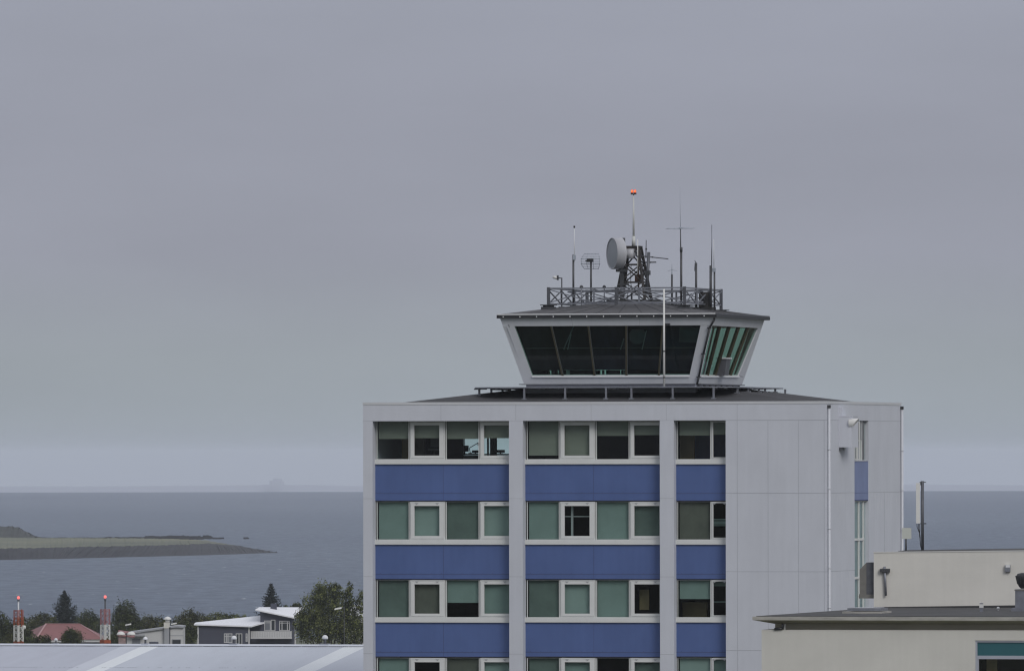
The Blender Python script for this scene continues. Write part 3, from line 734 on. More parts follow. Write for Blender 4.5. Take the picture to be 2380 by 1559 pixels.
# ---------------------------------------------------------------- the control cab
nbF, ntF = 3.05, 2.1
zB, zT = T.zz(893, -10, nbF), T.zz(736.5, -10, ntF)
def slant_front(x, y):
    n = 2.6
    for _ in range(8):
        a, z = T.front(x, y, n); n = nbF + (z - zB) / (zT - zB) * (ntF - nbF)
    return Vector((a, n, z))
abR, atR = T.front(1618.5, 893, nbF)[0], T.front(1660, 736, ntF)[0]
abL, atL = T.front(1218.5, 893, nbF)[0], T.front(1161.5, 736, ntF)[0]
def slant_side(x, y):
    a = (abR + atR) / 2
    for _ in range(8):
        n, z = T.side(x, y, a); a = abR + (z - zB) / (zT - zB) * (atR - abR)
    return Vector((a, n, z))
nbB = slant_side(1725, 893).y; ntB = slant_side(1778, 740).y
cab = thing('control_cab', 'air traffic control cab with outward leaning windows on the office roof', 'control room', Tb(0, 0, 0), TR)
corn = {'b': [Vector((abL, nbF, zB)), Vector((abR, nbF, zB)), Vector((abR, nbB, zB)), Vector((abL, nbB, zB))],
        't': [Vector((atL, ntF, zT)), Vector((atR, ntF, zT)), Vector((atR, ntB, zT)), Vector((atL, ntB, zT))]}
cen = Vector(((abL + abR) / 2, (nbF + nbB) / 2, 0))
def face_uv(bl, br, tl, tr, u, v): return bl.lerp(br, u).lerp(tl.lerp(tr, u), v)
faces = []
for i in range(4):
    j = (i + 1) % 4; faces.append((corn['b'][i], corn['b'][j], corn['t'][i], corn['t'][j]))
def uv_of(fc, p):                      # rough inverse on a face
    bl, br, tl, tr = fc; v = (p.z - zB) / (zT - zB); L, Rr = bl.lerp(tl, v), br.lerp(tr, v); d = Rr - L
    return (p - L).dot(d) / d.dot(d), v
wins = [[slant_front(1236.5, 873), slant_front(1602.5, 872), slant_front(1195, 758), slant_front(1628, 757)],
        [slant_side(1628.7, 872.5), slant_side(1717, 873), slant_side(1653.7, 756.5), slant_side(1763.5, 762)]]
uvw = [[uv_of(faces[k], p) for p in wins[k]] for k in (0, 1)]
uvw.append(uvw[0]); uvw.append([(1 - uvw[1][1][0], uvw[1][1][1]), (1 - uvw[1][0][0], uvw[1][0][1]), (1 - uvw[1][3][0], uvw[1][3][1]), (1 - uvw[1][2][0], uvw[1][2][1])])
for k in range(4):
    fc = faces[k]; bl, br, tl, tr = fc
    nrm = (br - bl).cross(tl - bl).normalized()
    if nrm.dot((bl + tr) / 2 - cen - Vector((0, 0, (zB + zT) / 2))) < 0: nrm = -nrm
    ins = -nrm * .16
    wb = [face_uv(*fc, u, v) for u, v in uvw[k]]                            # bl br tl tr of the opening
    q = MB()
    vL0, vT = uvw[k][0][1], uvw[k][2][1]
    rowsP = [face_uv(*fc, 0, vL0), face_uv(*fc, 1, vL0), face_uv(*fc, 0, vT), face_uv(*fc, 1, vT)]
    q.prism([bl, br, rowsP[1], rowsP[0]], ins); q.prism([rowsP[2], rowsP[3], tr, tl], ins)
    q.prism([rowsP[0], wb[0], wb[2], rowsP[2]], ins); q.prism([wb[1], rowsP[1], rowsP[3], wb[3]], ins)
    q.mi = 1; e = nrm * .003
    for t_ in ((.335, .655) if k == 0 else ()):
        p0, p1 = face_uv(*fc, t_, vT + .005), face_uv(*fc, t_, .985); u_ = (br - bl).normalized() * .008
        q.prism([p0 - u_ + e, p0 + u_ + e, p1 + u_ + e, p1 - u_ + e], ins * .2)
    for t0, t1 in ((uvw[k][0][0] - .004, uvw[k][0][0] + .004),):
        pass
    fr = q.build('cladding', [M['cab_white'], M['joint']], cab)
    # sill ledge
    q = MB(); up = Vector((0, 0, .05)); q.prism([wb[0] + nrm * .05, wb[1] + nrm * .05, wb[1] + nrm * .05 - up, wb[0] + nrm * .05 - up], ins * 1.2); q.build('window_ledge', M['trim_white'], cab)
    q = MB(); p0, p1 = face_uv(*fc, 0.0, vL0 * .36), face_uv(*fc, 1, vL0 * .36)
    # panes and mullions
    if k == 0:
        tops = [slant_front(x, 757.5) for x in (1280.7, 1367.3, 1455.5, 1540)]; bots = [slant_front(x, 872.5) for x in (1307.4, 1381.6, 1456, 1531)]
        divs = [(wb[0], wb[2])] + list(zip(bots, tops)) + [(wb[1], wb[3])]
    else:
        divs = [(wb[0].lerp(wb[1], t_), wb[2].lerp(wb[3], t_)) for t_ in [i / 5 for i in range(6)]]
    for (p0, p1), (q0, q1) in zip(divs, divs[1:]):
        o_ = -nrm * .06; g_ = MB(); g_.quad(p0 + o_, q0 + o_, q1 + o_, p1 + o_); g_.build('window_pane', M['cab_pane'], cab)
    wd = (.075 if k == 0 else .06); dep = .14 if k in (0, 2) else .17
    for p0, p1 in divs[1:-1]:
        u_ = (br - bl).normalized() * wd / 2; g_ = MB(); of = nrm * .015
        g_.prism([p0 - u_ + of, p0 + u_ + of, p1 + u_ + of, p1 - u_ + of], -nrm * dep)
        if k == 0:
            g_.mi = 1; g_.prism([p0 + u_ * .9 + nrm * .018, p0 + u_ * 1.35 + nrm * .018, p1 + u_ * 1.35 + nrm * .018, p1 + u_ * .9 + nrm * .018], -nrm * .03)
        g_.build('mullion', [M['mullion'], M['galv_dark']], cab)
    # dark sun blinds drawn down behind the front glass
    if k in (0, 3):
        bb_ = [face_uv(*fc, u, v) for u, v in ((uvw[k][0][0], vL0 + .075), (uvw[k][1][0], vL0 + .075), (uvw[k][2][0], vT), (uvw[k][3][0], vT))]
        if k == 0:
            for i, ((p0, p1), (q0, q1)) in enumerate(zip(divs, divs[1:])):
                o_ = -nrm * (.24 + .02 * (i % 2)); vv = (.052, .052, .058, .052, .04)[i] / (vT - vL0)
                l0, l1 = p0.lerp(p1, vv), q0.lerp(q1, vv)
                g_ = MB(); g_.prism([l0 + o_, l1 + o_, q1 + o_, p1 + o_], -nrm * .012); 
                bq = g_.build('sun_blind', mat('sun_blind', (.009 + .004 * rnd.random(), .013 + .004 * rnd.random(), .017 + .010 * (i > 1)), .8, spec=.06, var=.6, vscale=(2.5, 2.5, .35)), cab)  # tone steps and blue cast paint glass reflections into the blinds
            m0, m1 = face_uv(*fc, uvw[0][0][0] + .005, .52), face_uv(*fc, uvw[0][1][0] - .005, .52); o_ = -nrm * .20
            g_ = MB(); g_.bar(m0 + o_, m1 + o_, .03); g_.build('blind_rail', M['dark'], cab)
            for (xa_, ya_), (xb_, yb_) in (((1332, 759), (1308, 815)), ((1325, 780), (1317, 815)), ((1500, 772), (1490, 815)), ((1448, 790), (1440, 815))):  # added bars imitate reflected streaks on the front glass
                g_ = MB(); g_.bar(slant_front(xa_, ya_) - nrm * .19, slant_front(xb_, yb_) - nrm * .19, .035); g_.build('reflection_streak', M['reflect_grey'], cab)
            pa_, pb_ = slant_front(1460, 770), slant_front(1498, 803); g_ = MB()  # added dim shapes imitate wavy reflections in the panes
            g_.prism([slant_front(x_, y_) - nrm * .2 for x_, y_ in ((1466, 770), (1492, 770), (1498, 778), (1494, 797), (1484, 803), (1470, 802), (1461, 794), (1460, 778))], -nrm * .03); g_.build('reflection_patch', M['reflect_dim'], cab)
            g_ = MB(); g_.prism([slant_front(x_, y_) - nrm * .205 for x_, y_ in ((1577, 765), (1622, 765), (1617, 800), (1575, 798))], -nrm * .03); g_.build('reflection_patch', M['reflect_dim'], cab)
        else:
            g_ = MB(); o_ = -nrm * .26; g_.prism([bb_[0] + o_, bb_[1] + o_, bb_[3] + o_, bb_[2] + o_], -nrm * .012); g_.build('sun_blind', M['black'], cab)
# base plinth, floor, ceiling
q = MB(); zb2 = T.zz(905, -10, 3.3); i_ = .22
q.box(abL + i_ * .3, abR - i_ * .3, nbF + .07, nbB - .07, zb2 - .5, zB + .004)
q.mi = 1
for t_ in (.08, .32, .55, .70, .93): aa = abL + (abR - abL) * t_; q.box(aa - .008, aa + .008, nbF + .066, nbF + .08, zb2 - .4, zB)
q.build('plinth', [M['cab_grey'], M['joint']], cab)
q = MB(); q.box(abL - .12, abR - .06, nbF - .06, nbF + .08, zB - .012, zB + .02); q.box(abR - .08, abR + .12, nbF + .3, nbB + .1, zB - .012, zB + .025); q.box(abL - .22, abL, nbF - .05, nbF + .1, zB - .005, zB + .03); q.build('drip_edge', M['galv_dark'], cab)
q = MB()
for i in range(8):
    n = nbF + .6 + i * (nbB - nbF - 1.0) / 7; q.box(abR - .1, abR - .02, n - .12, n + .12, zB - .27, zB - .03)
q.build('vent_slot', M['dark'], cab)
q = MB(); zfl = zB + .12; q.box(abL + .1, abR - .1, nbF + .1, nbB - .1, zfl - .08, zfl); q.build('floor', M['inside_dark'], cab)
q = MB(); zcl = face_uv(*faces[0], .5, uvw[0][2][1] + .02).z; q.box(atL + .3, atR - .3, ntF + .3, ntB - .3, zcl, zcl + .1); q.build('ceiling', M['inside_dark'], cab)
# roof
ov = .07
zE = T.zz(731.0, -10, ntF)
rl = [(atL - ov, ntF - ov), (atR + ov, ntF - ov), (atR + .16, ntB + .14), (atL - ov, ntB + ov)]
za = T.zz(701.0, cxa, cn)
q = MB(); pk = .55
inr = [(cxa + (a - cxa) * .16, cn + (n - cn) * .16) for a, n in rl]
q._add([(a, n, zE + .03) for a, n in rl] + [(a, n, za) for a, n in inr], [(0, 1, 5, 4), (1, 2, 6, 5), (2, 3, 7, 6), (3, 0, 4, 7), (4, 5, 6, 7)])
q.mi = 1                                                                     # felt laps
for k in range(3):
    A, B = rl[k], rl[(k + 1) % 4]; C_, D_ = inr[(k + 1) % 4], inr[k]
    for i in range(1, 9):
        t_ = i / 9; p0 = Vector((A[0] + (B[0] - A[0]) * t_, A[1] + (B[1] - A[1]) * t_, zE + .034)); p1 = Vector((D_[0] + (C_[0] - D_[0]) * t_, D_[1] + (C_[1] - D_[1]) * t_, za + .004))
        q.bar(p0, p1, .03, .012)
q.build('roof', [M['roof_felt2'], M['roof_felt']], cab)
q = MB()
def rim(q, off, z0, z1, rr=rl, dark=()):
    for i in range(4):
        q.mi = 1 if i in dark else 0
        A, B = rr[i], rr[(i + 1) % 4]
        d = Vector((B[0] - A[0], B[1] - A[1], 0)).normalized(); o_ = Vector((-d.y, d.x, 0)) * .10; o2 = -Vector((-d.y, d.x, 0)) * off
        q.hex8([Vector((A[0], A[1], z0)) + o2, Vector((B[0], B[1], z0)) + o2, Vector((B[0], B[1], z0)) + o_, Vector((A[0], A[1], z0)) + o_, Vector((A[0], A[1], z1)) + o2, Vector((B[0], B[1], z1)) + o2, Vector((B[0], B[1], z1)) + o_, Vector((A[0], A[1], z1)) + o_])
rim(q, .03, zE + .001, zE + .045, dark=(1,)); q.build('roof_trim', [M['trim_white'], M['galv_dark']], cab)
q = MB(); rim(q, .05, zT - .04, zE); q.build('gutter', M['black'], cab)
q = MB()
for i in range(13):
    t_ = (i + .35) / 13; a = rl[0][0] + (rl[1][0] - rl[0][0]) * t_; q.box(a - .02, a + .02, ntF - ov - .08, ntF - ov - .052, zT + .0, zT + .05)
for i in range(12):
    t_ = (i + .5) / 12; n = rl[1][1] + (rl[2][1] - rl[1][1]) * t_; q.box(rl[1][0] + .09 * t_ - .02, rl[1][0] + .09 * t_ + .03, n - .03, n + .03, zT + .0, zT + .05)
q.build('gutter_clip', M['trim_white'], cab)
# downpipe on the corner
q = MB(); pts_ = [Vector((atR + .02, ntF - .06, zT + .02)), Vector((atR + .02, ntF - .08, zT - .14))] + [slant_front(x, y) + Vector((.02, -.07, 0)) for x, y in ((1649, 762), (1635, 822), (1624, 876), (1620, 893))]
q.path(pts_, .045, 8)
for i in (2, 3, 4): q.box(pts_[i].x - .1, pts_[i].x + .06, pts_[i].y - .05, pts_[i].y + .1, pts_[i].z - .02, pts_[i].z + .02)
q.build('downpipe', M['black'], cab)
# hatch box with lid on the right face
hp_ = slant_side(1679, 853); q = MB()
zt1, zt0 = T.zz(834, hp_.x, hp_.y), T.zz(872, hp_.x, hp_.y)
q.hex8([(hp_.x - .2, hp_.y - .3, zt0), (hp_.x + .16, hp_.y - .3, zt0), (hp_.x + .16, hp_.y + .5, zt0), (hp_.x - .2, hp_.y + .5, zt0), (hp_.x - .12, hp_.y - .3, zt1), (hp_.x + .26, hp_.y - .3, zt1), (hp_.x + .26, hp_.y + .5, zt1), (hp_.x - .12, hp_.y + .5, zt1)])
hb = q.build('vent_box', M['galv_dark'], cab)
q = MB(); q.box(hp_.x - .2, hp_.x + .3, hp_.y - .36, hp_.y + .54, zt1 + .002, zt1 + .05); q.build('lid', M['trim_white'], hb)
# console desks inside the cab
cs = thing('control_console', 'dark control desk seen low behind the cab glass', 'console', Tb(cen.x, nbF + 1.0, zfl), TR)
zc0 = T.zz(860, cen.x, nbF + 1) - zfl; w2 = (abR - abL) / 2 - .4
q = MB()
for x0, x1 in ((1236, 1274), (1283, 1295), (1300, 1315), (1326, 1394.5), (1401, 1404), (1410, 1441), (1445, 1449), (1452, 1606)):
    q.box(fa(x0, nbF + 1.0) - cen.x, fa(x1, nbF + 1.0) - cen.x, -.1, .1, 0, zc0)
q.build('desk_front', M['inside_dark'], cs)
q = MB(); q.box(-w2, w2, -.12, .5, .02, .2); q.build('desk_base', M['black'], cs)
# rod-mounted flood lamp
fl = slant_front(1552, 755); q = MB(); q.box(fl.x - .1, fl.x + .12, fl.y - .25, fl.y - .05, fl.z - .02, fl.z + .06); q.bar(fl + Vector((0, -.06, .02)), fl + Vector((0, .02, .06)), .04); q.build('small_floodlight', M['black'], cab)

# white pole standing on the walkway
def upright(name, label, cat, x, n, ybot, zb=None, group=None):
    a = fa(x, n); z = T.zz(ybot, a, n) if zb is None else zb
    return thing(name, label, cat, Tb(a, n, z), TR, group), a, z
n_ = 1.75
o, a, z = upright('flag_pole', 'white pole standing on the walkway in front of the cab windows', 'pole', 1543.8, n_, 898, zd)
q = MB(); q.tube((0, 0, 0), (0, 0, T.zz(671.5, a, n_) - z), .05, .04, 10); q.build('pole', M['white'], o)
q = MB()
for y in (816, 877): q.tube((0, 0, T.zz(y, a, n_) - z - .03), (0, 0, T.zz(y, a, n_) - z + .03), .056, n=10)
q.build('clamp', M['dark'], o)

# ---------------------------------------------------------------- truss frame on the cab roof
def zcab(a, n):                        # height of the cab roof skin
    best = 1
    t_ = max(abs((a - cxa) / ((atR - atL) / 2)), abs((n - cn) / ((ntB - ntF) / 2)))
    return za + (zE + .03 - za) * max(0, (t_ - .16) / .84)
n1 = cn - 2.95; a0 = fa(1275.5, n1); a1 = fa(1591.5, n1); n2 = T.side(1676, 690, a1)[0]
zt_, zb_ = T.zz(669.5, (a0 + a1) / 2, n1), T.zz(705, (a0 + a1) / 2, n1)
tr_ = thing('truss_frame', 'grey steel lattice truss ring around the roof mast', 'truss', Tb(0, 0, 0), TR)
cq = [(a0, n1), (a1, n1), (a1, n2), (a0, n2)]
for k in range(4):
    A, B = cq[k], cq[(k + 1) % 4]
    q = MB(); nP = 3; th = .042
    q.bar((A[0], A[1], zt_), (B[0], B[1], zt_), .062); q.bar((A[0], A[1], zb_), (B[0], B[1], zb_), .052)
    q.build('chord', M['galv' if k in (0, 1) else 'galv_dark'], tr_)
    q = MB()
    for i in range(nP):
        p, r = [Vector((A[0] + (B[0] - A[0]) * t_, A[1] + (B[1] - A[1]) * t_, 0)) for t_ in (i / nP, (i + 1) / nP)]
        d = Vector((-(B[1] - A[1]), B[0] - A[0], 0)).normalized() * .03
        zt, zb = Vector((0, 0, zt_ - .04)), Vector((0, 0, zb_ + .03))
        q.bar(p + zt + d, r + zb + d, th); q.bar(p + zb - d, r + zt - d, th)
        if i: q.bar(p + Vector((0, 0, zb_)), p + Vector((0, 0, zt_)), .07)
    q.build('bracing', M['galv' if k in (0, 1) else 'galv_dark'], tr_)
q = MB()                                # long diagonals tying the ring together
mA = ((a0 + a1) / 2, n1); mB = (a1, (n1 + n2) / 2); mC = ((a0 + a1) / 2, n2); mD = (a0, (n1 + n2) / 2)
for u_, v_ in ((mA, mB), (mB, mC), (mC, mD), (mD, mA)):
    for z in (zt_ - .08, zb_ + .08): q.bar((u_[0], u_[1], z), (v_[0], v_[1], z), .045)
    q.bar((u_[0], u_[1], zt_ - .1), (v_[0], v_[1], zb_ + .1), .042)
q.build('tie_bar', M['galv'], tr_)
for k, (a, n) in enumerate(cq + [mA]):
    q = MB(); zr_ = zcab(a, n)
    q.box(a - .06, a + .06, n - .06, n + .06, zr_ + .1 if k < 4 else zb_, zt_ + .05)
    po = q.build('post', M['galv_dark'], tr_)
    if k < 4:
        q = MB(); q.box(a - .27, a + .27, n - .27, n + .27, zr_ - .1, zr_ + .07); q.box(a - .2, a + .2, n - .2, n + .2, zr_ + .07, zr_ + .13); q.box(a - .3, a + .3, n - .3, n + .3, zr_ + .13, zr_ + .165)
        q.build('foot_pad', M['dark'], po)

# lattice mast
zm0, zm1 = za - .02, T.zz(574, cxa, cn)
mast = thing('lattice_mast', 'dark rusty tapered lattice mast in the middle of the cab roof', 'mast', Tb(fa(1473.5, cn), cn, zm0), TR)
am = fa(1473.5, cn); hM = zm1 - zm0
h0, h1 = .66, .265
def mc(i, t): s = h0 + (h1 - h0) * t; return Vector(((-s, s, s, -s)[i], (-s, -s, s, s)[i], t * hM))
for i in range(4):
    q = MB(); q.bar(mc(i, 0), mc(i, 1), .10); q.build('leg', M['rust'], mast)
lv = [.03, .36, .68, .985]
for i in range(4):
    q = MB(); j = (i + 1) % 4
    for k, t in enumerate(lv):
        q.bar(mc(i, t), mc(j, t), .06)
        if k < len(lv) - 1: q.bar(mc(i, t), mc(j, lv[k + 1]), .048); q.bar(mc(j, t), mc(i, lv[k + 1]), .048)
    q.build('bracing', M['rust'], mast)
q = MB(); q.box(-h1 - .06, h1 + .06, -h1 - .06, h1 + .06, hM, hM + .04); q.box(-h1, h1, -h1 - .03, -h1 - .01, hM - .18, hM); q.build('top_plate', M['rust'], mast)
q = MB(); q.box(-1.0, 1.0, -.9, .9, -.02, .10); q.build('base_plate', M['tar_black'], mast)
q = MB(); q.box(.12, .4, -.3, .1, hM * .36, hM * .50); q.box(.26, .32, -.36, -.3, hM * .12, hM * .9); q.build('junction_box', M['rust_red'], mast)
q = MB(); rg2 = random.Random(11)
for k in range(2):
    x0_ = rg2.uniform(-.3, .3); q.path([(x0_ + rg2.uniform(-.08, .08), -.42 + .03 * k, hM * t) for t in (.05, .2, .35, .5, .66)], .014, 5)
q.build('cable', M['black'], mast)
q = MB(); q.box(-.46, -.30, -.66, -.52, .05, hM * .60); q.box(-.62, -.2, -.72, -.45, hM * .545, hM * .59); q.box(-.56, -.1, -.68, -.5, hM * .30, hM * .335); q.tube((-.3, -.56, hM * .5), (-.3, -.56, hM * 1.16), .06, n=8); q.build('dish_post', M['dark'], mast)

# dish drum
dz = T.zz(589, am, cn - .6) - 0
dd = Vector((-math.sin(R_(69)), -math.cos(R_(69)), 0)); ddl = Vector((dd.x * T.c - dd.y * T.s, dd.x * T.s + dd.y * T.c, 0))
nD = cn - .75; aD = fa(1423, nD)
dish = thing('dish_antenna', 'large grey drum shaped dish antenna bolted to the lattice mast', 'antenna', Tb(aD, nD, dz), TR)
q = MB(); Rr = .675
q.lathe([(Rr, -.42), (Rr + .02, -.40), (Rr + .02, -.37), (Rr, -.35), (Rr, 0), (Rr - .03, 0), (Rr - .03, -.03)], (0, 0, 0), ddl, 40); q.build('shroud', M['dish'], dish)
q = MB(); q.lathe([(Rr - .03, -.03), (.4, -.012), (.15, -.004), (.001, 0)], (0, 0, 0), ddl, 40); q.build('radome', M['dish_face'], dish)
q = MB(); q.lathe([(Rr, -.42), (.45, -.50), (.2, -.54), (.12, -.55), (.12, -.75), (.001, -.75)], (0, 0, 0), ddl, 32); q.build('back_shell', M['dish'], dish)
q = MB(); p = ddl * -.85; q.tube(p + Vector((0, 0, -.22)), p + Vector((0, 0, .20)), .2, n=16); q.bar(p, p + Vector((.3, .3, 0)), .2); q.build('mount', M['dish'], dish)

# beacon on its pole
o = thing('beacon_pole', 'slim cream pole with twin red obstruction lamps above the mast', 'beacon', Tb(am, cn, zm1 + .04), TR)
hz = T.zz(454.5, am, cn) - zm1 - .04
q = MB(); q.tube((0, 0, 0), (0, 0, .42), .085, .075, 10); q.tube((0, 0, .42), (0, 0, hz), .047, .028, 10); q.build('pole', M['cream_pole'], o)
q = MB(); q.tube((0, 0, hz - .02), (0, 0, hz + .05), .025); q.box(-.12, .12, -.05, .05, hz + .04, hz + .07)
for sx in (-.066, .066): q.tube((sx, 0, hz + .06), (sx, 0, hz + .12), .06, n=10)
q.build('lamp_holder', M['dark'], o)
for sx in (-.066, .066):
    q = MB(); q.lathe([(.052, 0), (.056, .07), (.042, .12), (.001, .14)], (sx, 0, hz + .12), None, 12); lo = q.build('lamp_globe', M['lamp_red'], o)
    q = MB(); q.tube((sx, -.052, hz + .145), (sx, -.052, hz + .21), .026, n=8); q.build('bulb', M['lamp_core'], lo)

# ---------------------------------------------------------------- aerials on the truss
def pole_ant(name, label, x, n, ytop, r=.035, ybot=704, group='aerial poles on the cab roof', cat='antenna', m='dark', part='pole'):
    a = fa(x, n); z0 = zcab(a, n) if ybot is None else T.zz(ybot, a, n); z1 = T.zz(ytop, a, n)
    z0 = zcab(a, n) - .03
    o = thing(name, label, cat, Tb(a, n, z0), TR, group)
    q = MB(); q.tube((0, 0, 0), (0, 0, z1 - z0), r, r, 8); q.box(-.12, .12, -.12, .12, 0, .05); q.build(part, M[m], o)
    return o, a, n, z0, z1
def Lz(y, a, n, z0): return T.zz(y, a, n) - z0
# camera-like lamp on an arm at the left
o, a, n, z0, z1 = pole_ant('lamp_post', 'short dark post with a white lamp head on a left arm, leftmost on the roof', 1306.3, cn - 2.4, 645.5, .028, cat='lamp')
zz_ = z1 - z0; q = MB(); q.tube((0, 0, zz_ - .02), (-.18, 0, zz_), .022); q.box(-.2, -.15, -.07, .07, zz_ - .1, zz_ + .1); q.build('arm', M['dark'], o)
q = MB(); q.lathe([(.001, 0), (.075, .01), (.055, .2), (.001, .2)], (-.19, 0, zz_), (-1, 0, .12), 12); q.build('lamp_head', M['white'], o)
# left whip
o, a, n, z0, z1 = pole_ant('whip_antenna', 'tall white whip with a black tip on a dark pole, left of the grid aerial', 1333.3, cn - 2.0, 592, .045)
q = MB(); q.tube((.045, 0, Lz(608, a, n, z0)), (.045, 0, Lz(529, a, n, z0)), .021, .017); q.build('whip', M['whip'], o)
q = MB(); q.tube((.045, 0, Lz(529.5, a, n, z0)), (.045, 0, Lz(525, a, n, z0)), .04); q.build('tip', M['black'], o)
q = MB(); q.box(.0, .12, -.1, -.02, Lz(604, a, n, z0), Lz(593, a, n, z0)); q.build('connection_box', M['wire'], o)
# grid aerial
o, a, n, z0, z1 = pole_ant('grid_antenna', 'rounded wire grid aerial with a black feed box, left of the dish', 1374.3, cn - .6, 604.6, .042)
q = MB(); zc, zl = Lz(589.5, a, n, z0), Lz(624.2, a, n, z0); xl, xr = fa(1347.5, n) - a, fa(1393, n) - a
for i in range(10):
    t_ = i / 9; z = zl + (zc - zl) * t_; k = 1 - .25 * (abs(t_ - .5) * 2) ** 3; xm = (xl + xr) / 2; yb = .12 + .18 * (2 * t_ - 1) ** 2
    r0 = .007 if i % 3 else .014
    pts_ = [(xm + (xr - xm) * k * u_, yb + .1 * u_ * u_, z) for u_ in (-1, -.5, 0, .5, 1)]; q.path(pts_, r0, 5)
for u_ in (-.93, -.35, .35, .93): q.path([(xm + (xr - xm) * u_ * (1 - .22 * (abs(t_ - .5) * 2) ** 3), .12 + .18 * (2 * t_ - 1) ** 2 + .1 * u_ * u_, zl + (zc - zl) * t_) for t_ in (0, .25, .5, .75, 1)], .009, 5)
q.build('wire_grid', M['wire'], o)
q = MB(); q.box(-.16, .1, -.1, .06, Lz(609, a, n, z0), Lz(601, a, n, z0)); q.box(-.24, -.16, -.05, .02, Lz(607.5, a, n, z0), Lz(604.5, a, n, z0)); q.tube((0, 0, Lz(606, a, n, z0)), (0, .14, Lz(606, a, n, z0)), .03); q.build('feed_box', M['black'], o)
# small crossed dipole
o, a, n, z0, z1 = pole_ant('dipole_antenna', 'small crossed dipole on a short dark post, right of the mast', 1562.4, cn - .2, 638, .042)
q = MB(); zc = Lz(627.5, a, n, z0); q.tube((0, 0, z1 - z0), (0, 0, zc), .02); q.build('stub', M['wire'], o)
q = MB(); q.tube((0, 0, zc), (0, 0, Lz(612.5, a, n, z0)), .014, .01, 5); [q.tube((0, 0, zc), (dx, dy, dz_), .012, .008, 5) for dx, dy, dz_ in ((.2, .05, zc - .03), (-.2, .05, zc - .03), (.05, -.2, zc + .02), (-.05, .2, zc + .02))]; q.build('dipole_rod', M['wire'], o)
# tall aerial with a star of rods
o, a, n, z0, z1 = pole_ant('ground_plane_antenna', 'tallest slim aerial with a flat star of thin rods halfway up', 1584.0, cn - 1.6, 580, .05)
zc = Lz(530.5, a, n, z0); q = MB(); q.tube((0, 0, z1 - z0 - .1), (0, 0, z1 - z0 + .1), .06); q.tube((-.02, 0, z1 - z0 - .06), (-.03, 0, zc), .026, .02); q.build('upper_pole', M['dark'], o)
q = MB(); q.box(-.1, .04, -.05, .05, zc - .03, zc + .03)
for t_ in (15, 75, 165, 195, 255, 345): q.tube((-.03, 0, zc), (-.03 + .63 * math.cos(R_(t_)), .63 * math.sin(R_(t_)), zc - .01 + .04 * math.sin(R_(t_))), .018, .01, 5)
q.build('radial', M['wire'], o)
q = MB(); q.tube((-.035, 0, zc), (-.05, 0, Lz(434, a, n, z0)), .012, .008, 5); q.build('whip', M['wire'], o)
# posts at the right
o, a, n, z0, z1 = pole_ant('aerial_post', 'bare dark post with a hook on top, between the star aerial and the cabinet', 1618.6, cn + .6, 611, .05)
q = MB(); q.tube((0, 0, z1 - z0), (-.06, 0, z1 - z0 + .1), .018); q.tube((-.05, 0, z1 - z0), (-.07, 0, z1 - z0 - .35), .012); q.build('hook', M['dark'], o)
o, a, n, z0, z1 = pole_ant('whip_antenna', 'thin grey whip on a thick dark pole in front of the roof cabinet', 1652.5, cn + .9, 617, .058)
q = MB(); q.tube((.04, 0, Lz(640, a, n, z0)), (.05, 0, Lz(522.5, a, n, z0)), .026, .018); q.build('whip', M['galv'], o)
o, a, n, z0, z1 = pole_ant('whip_antenna', 'pale short whip with a grey box on the rightmost roof pole', 1661.2, cn + 1.3, 624, .04)
q = MB(); q.tube((-.02, 0, z1 - z0), (-.03, 0, Lz(556, a, n, z0)), .018, .012, 6); q.build('whip', M['whip'], o)
q = MB(); q.box(-.14, .07, -.1, -.035, Lz(632, a, n, z0), Lz(623.5, a, n, z0)); q.build('connection_box', M['wire'], o)
# rods fixed to the mast
def rod(label, pts, r, m, name='mast_rod'):
    P0 = pts[0]; n = P0[2]; a = fa(P0[0], n); z = T.zz(P0[1], a, n)
    o = thing(name, label, 'antenna', Tb(a, n, z), TR, 'rods fixed to the lattice mast')
    b = pts[1]; q = MB(); ab = fa(b[0], b[2]); zb = T.zz(b[1], ab, b[2]); v = Vector((ab - a, b[2] - n, zb - z))
    q.tube((0, 0, 0), v, r, r * .9, 8); q.build('rod', M[m], o)
    q = MB(); s_ = r * 1.25; c_ = v * .5; q.box(c_.x - s_, c_.x + s_, c_.y - s_, c_.y + s_ + .06, c_.z - s_, c_.z + s_); q.build('clamp', M['dark'], o)
rod('thin white rod standing against the front of the lattice mast', [(1482.7, 636, cn - .55), (1483, 556, cn - .55)], .022, 'white')
rod('thin dark upright rod just right of the mast top', [(1502.0, 600, cn), (1502.8, 558, cn)], .024, 'galv_dark')
rod('long thin rod sticking out to the right from the mast', [(1480, 593.5, cn - .3), (1554, 601.8, cn + .1)], .024, 'galv_dark')
rod('thick dark leaning bar along the right mast leg', [(1503.2, 682, cn - .4), (1508.8, 586, cn - .3)], .075, 'galv_dark')
rod('short thick rod pointing right below the long rod', [(1494, 610, cn), (1526, 609.3, cn + .1)], .03, 'dark')

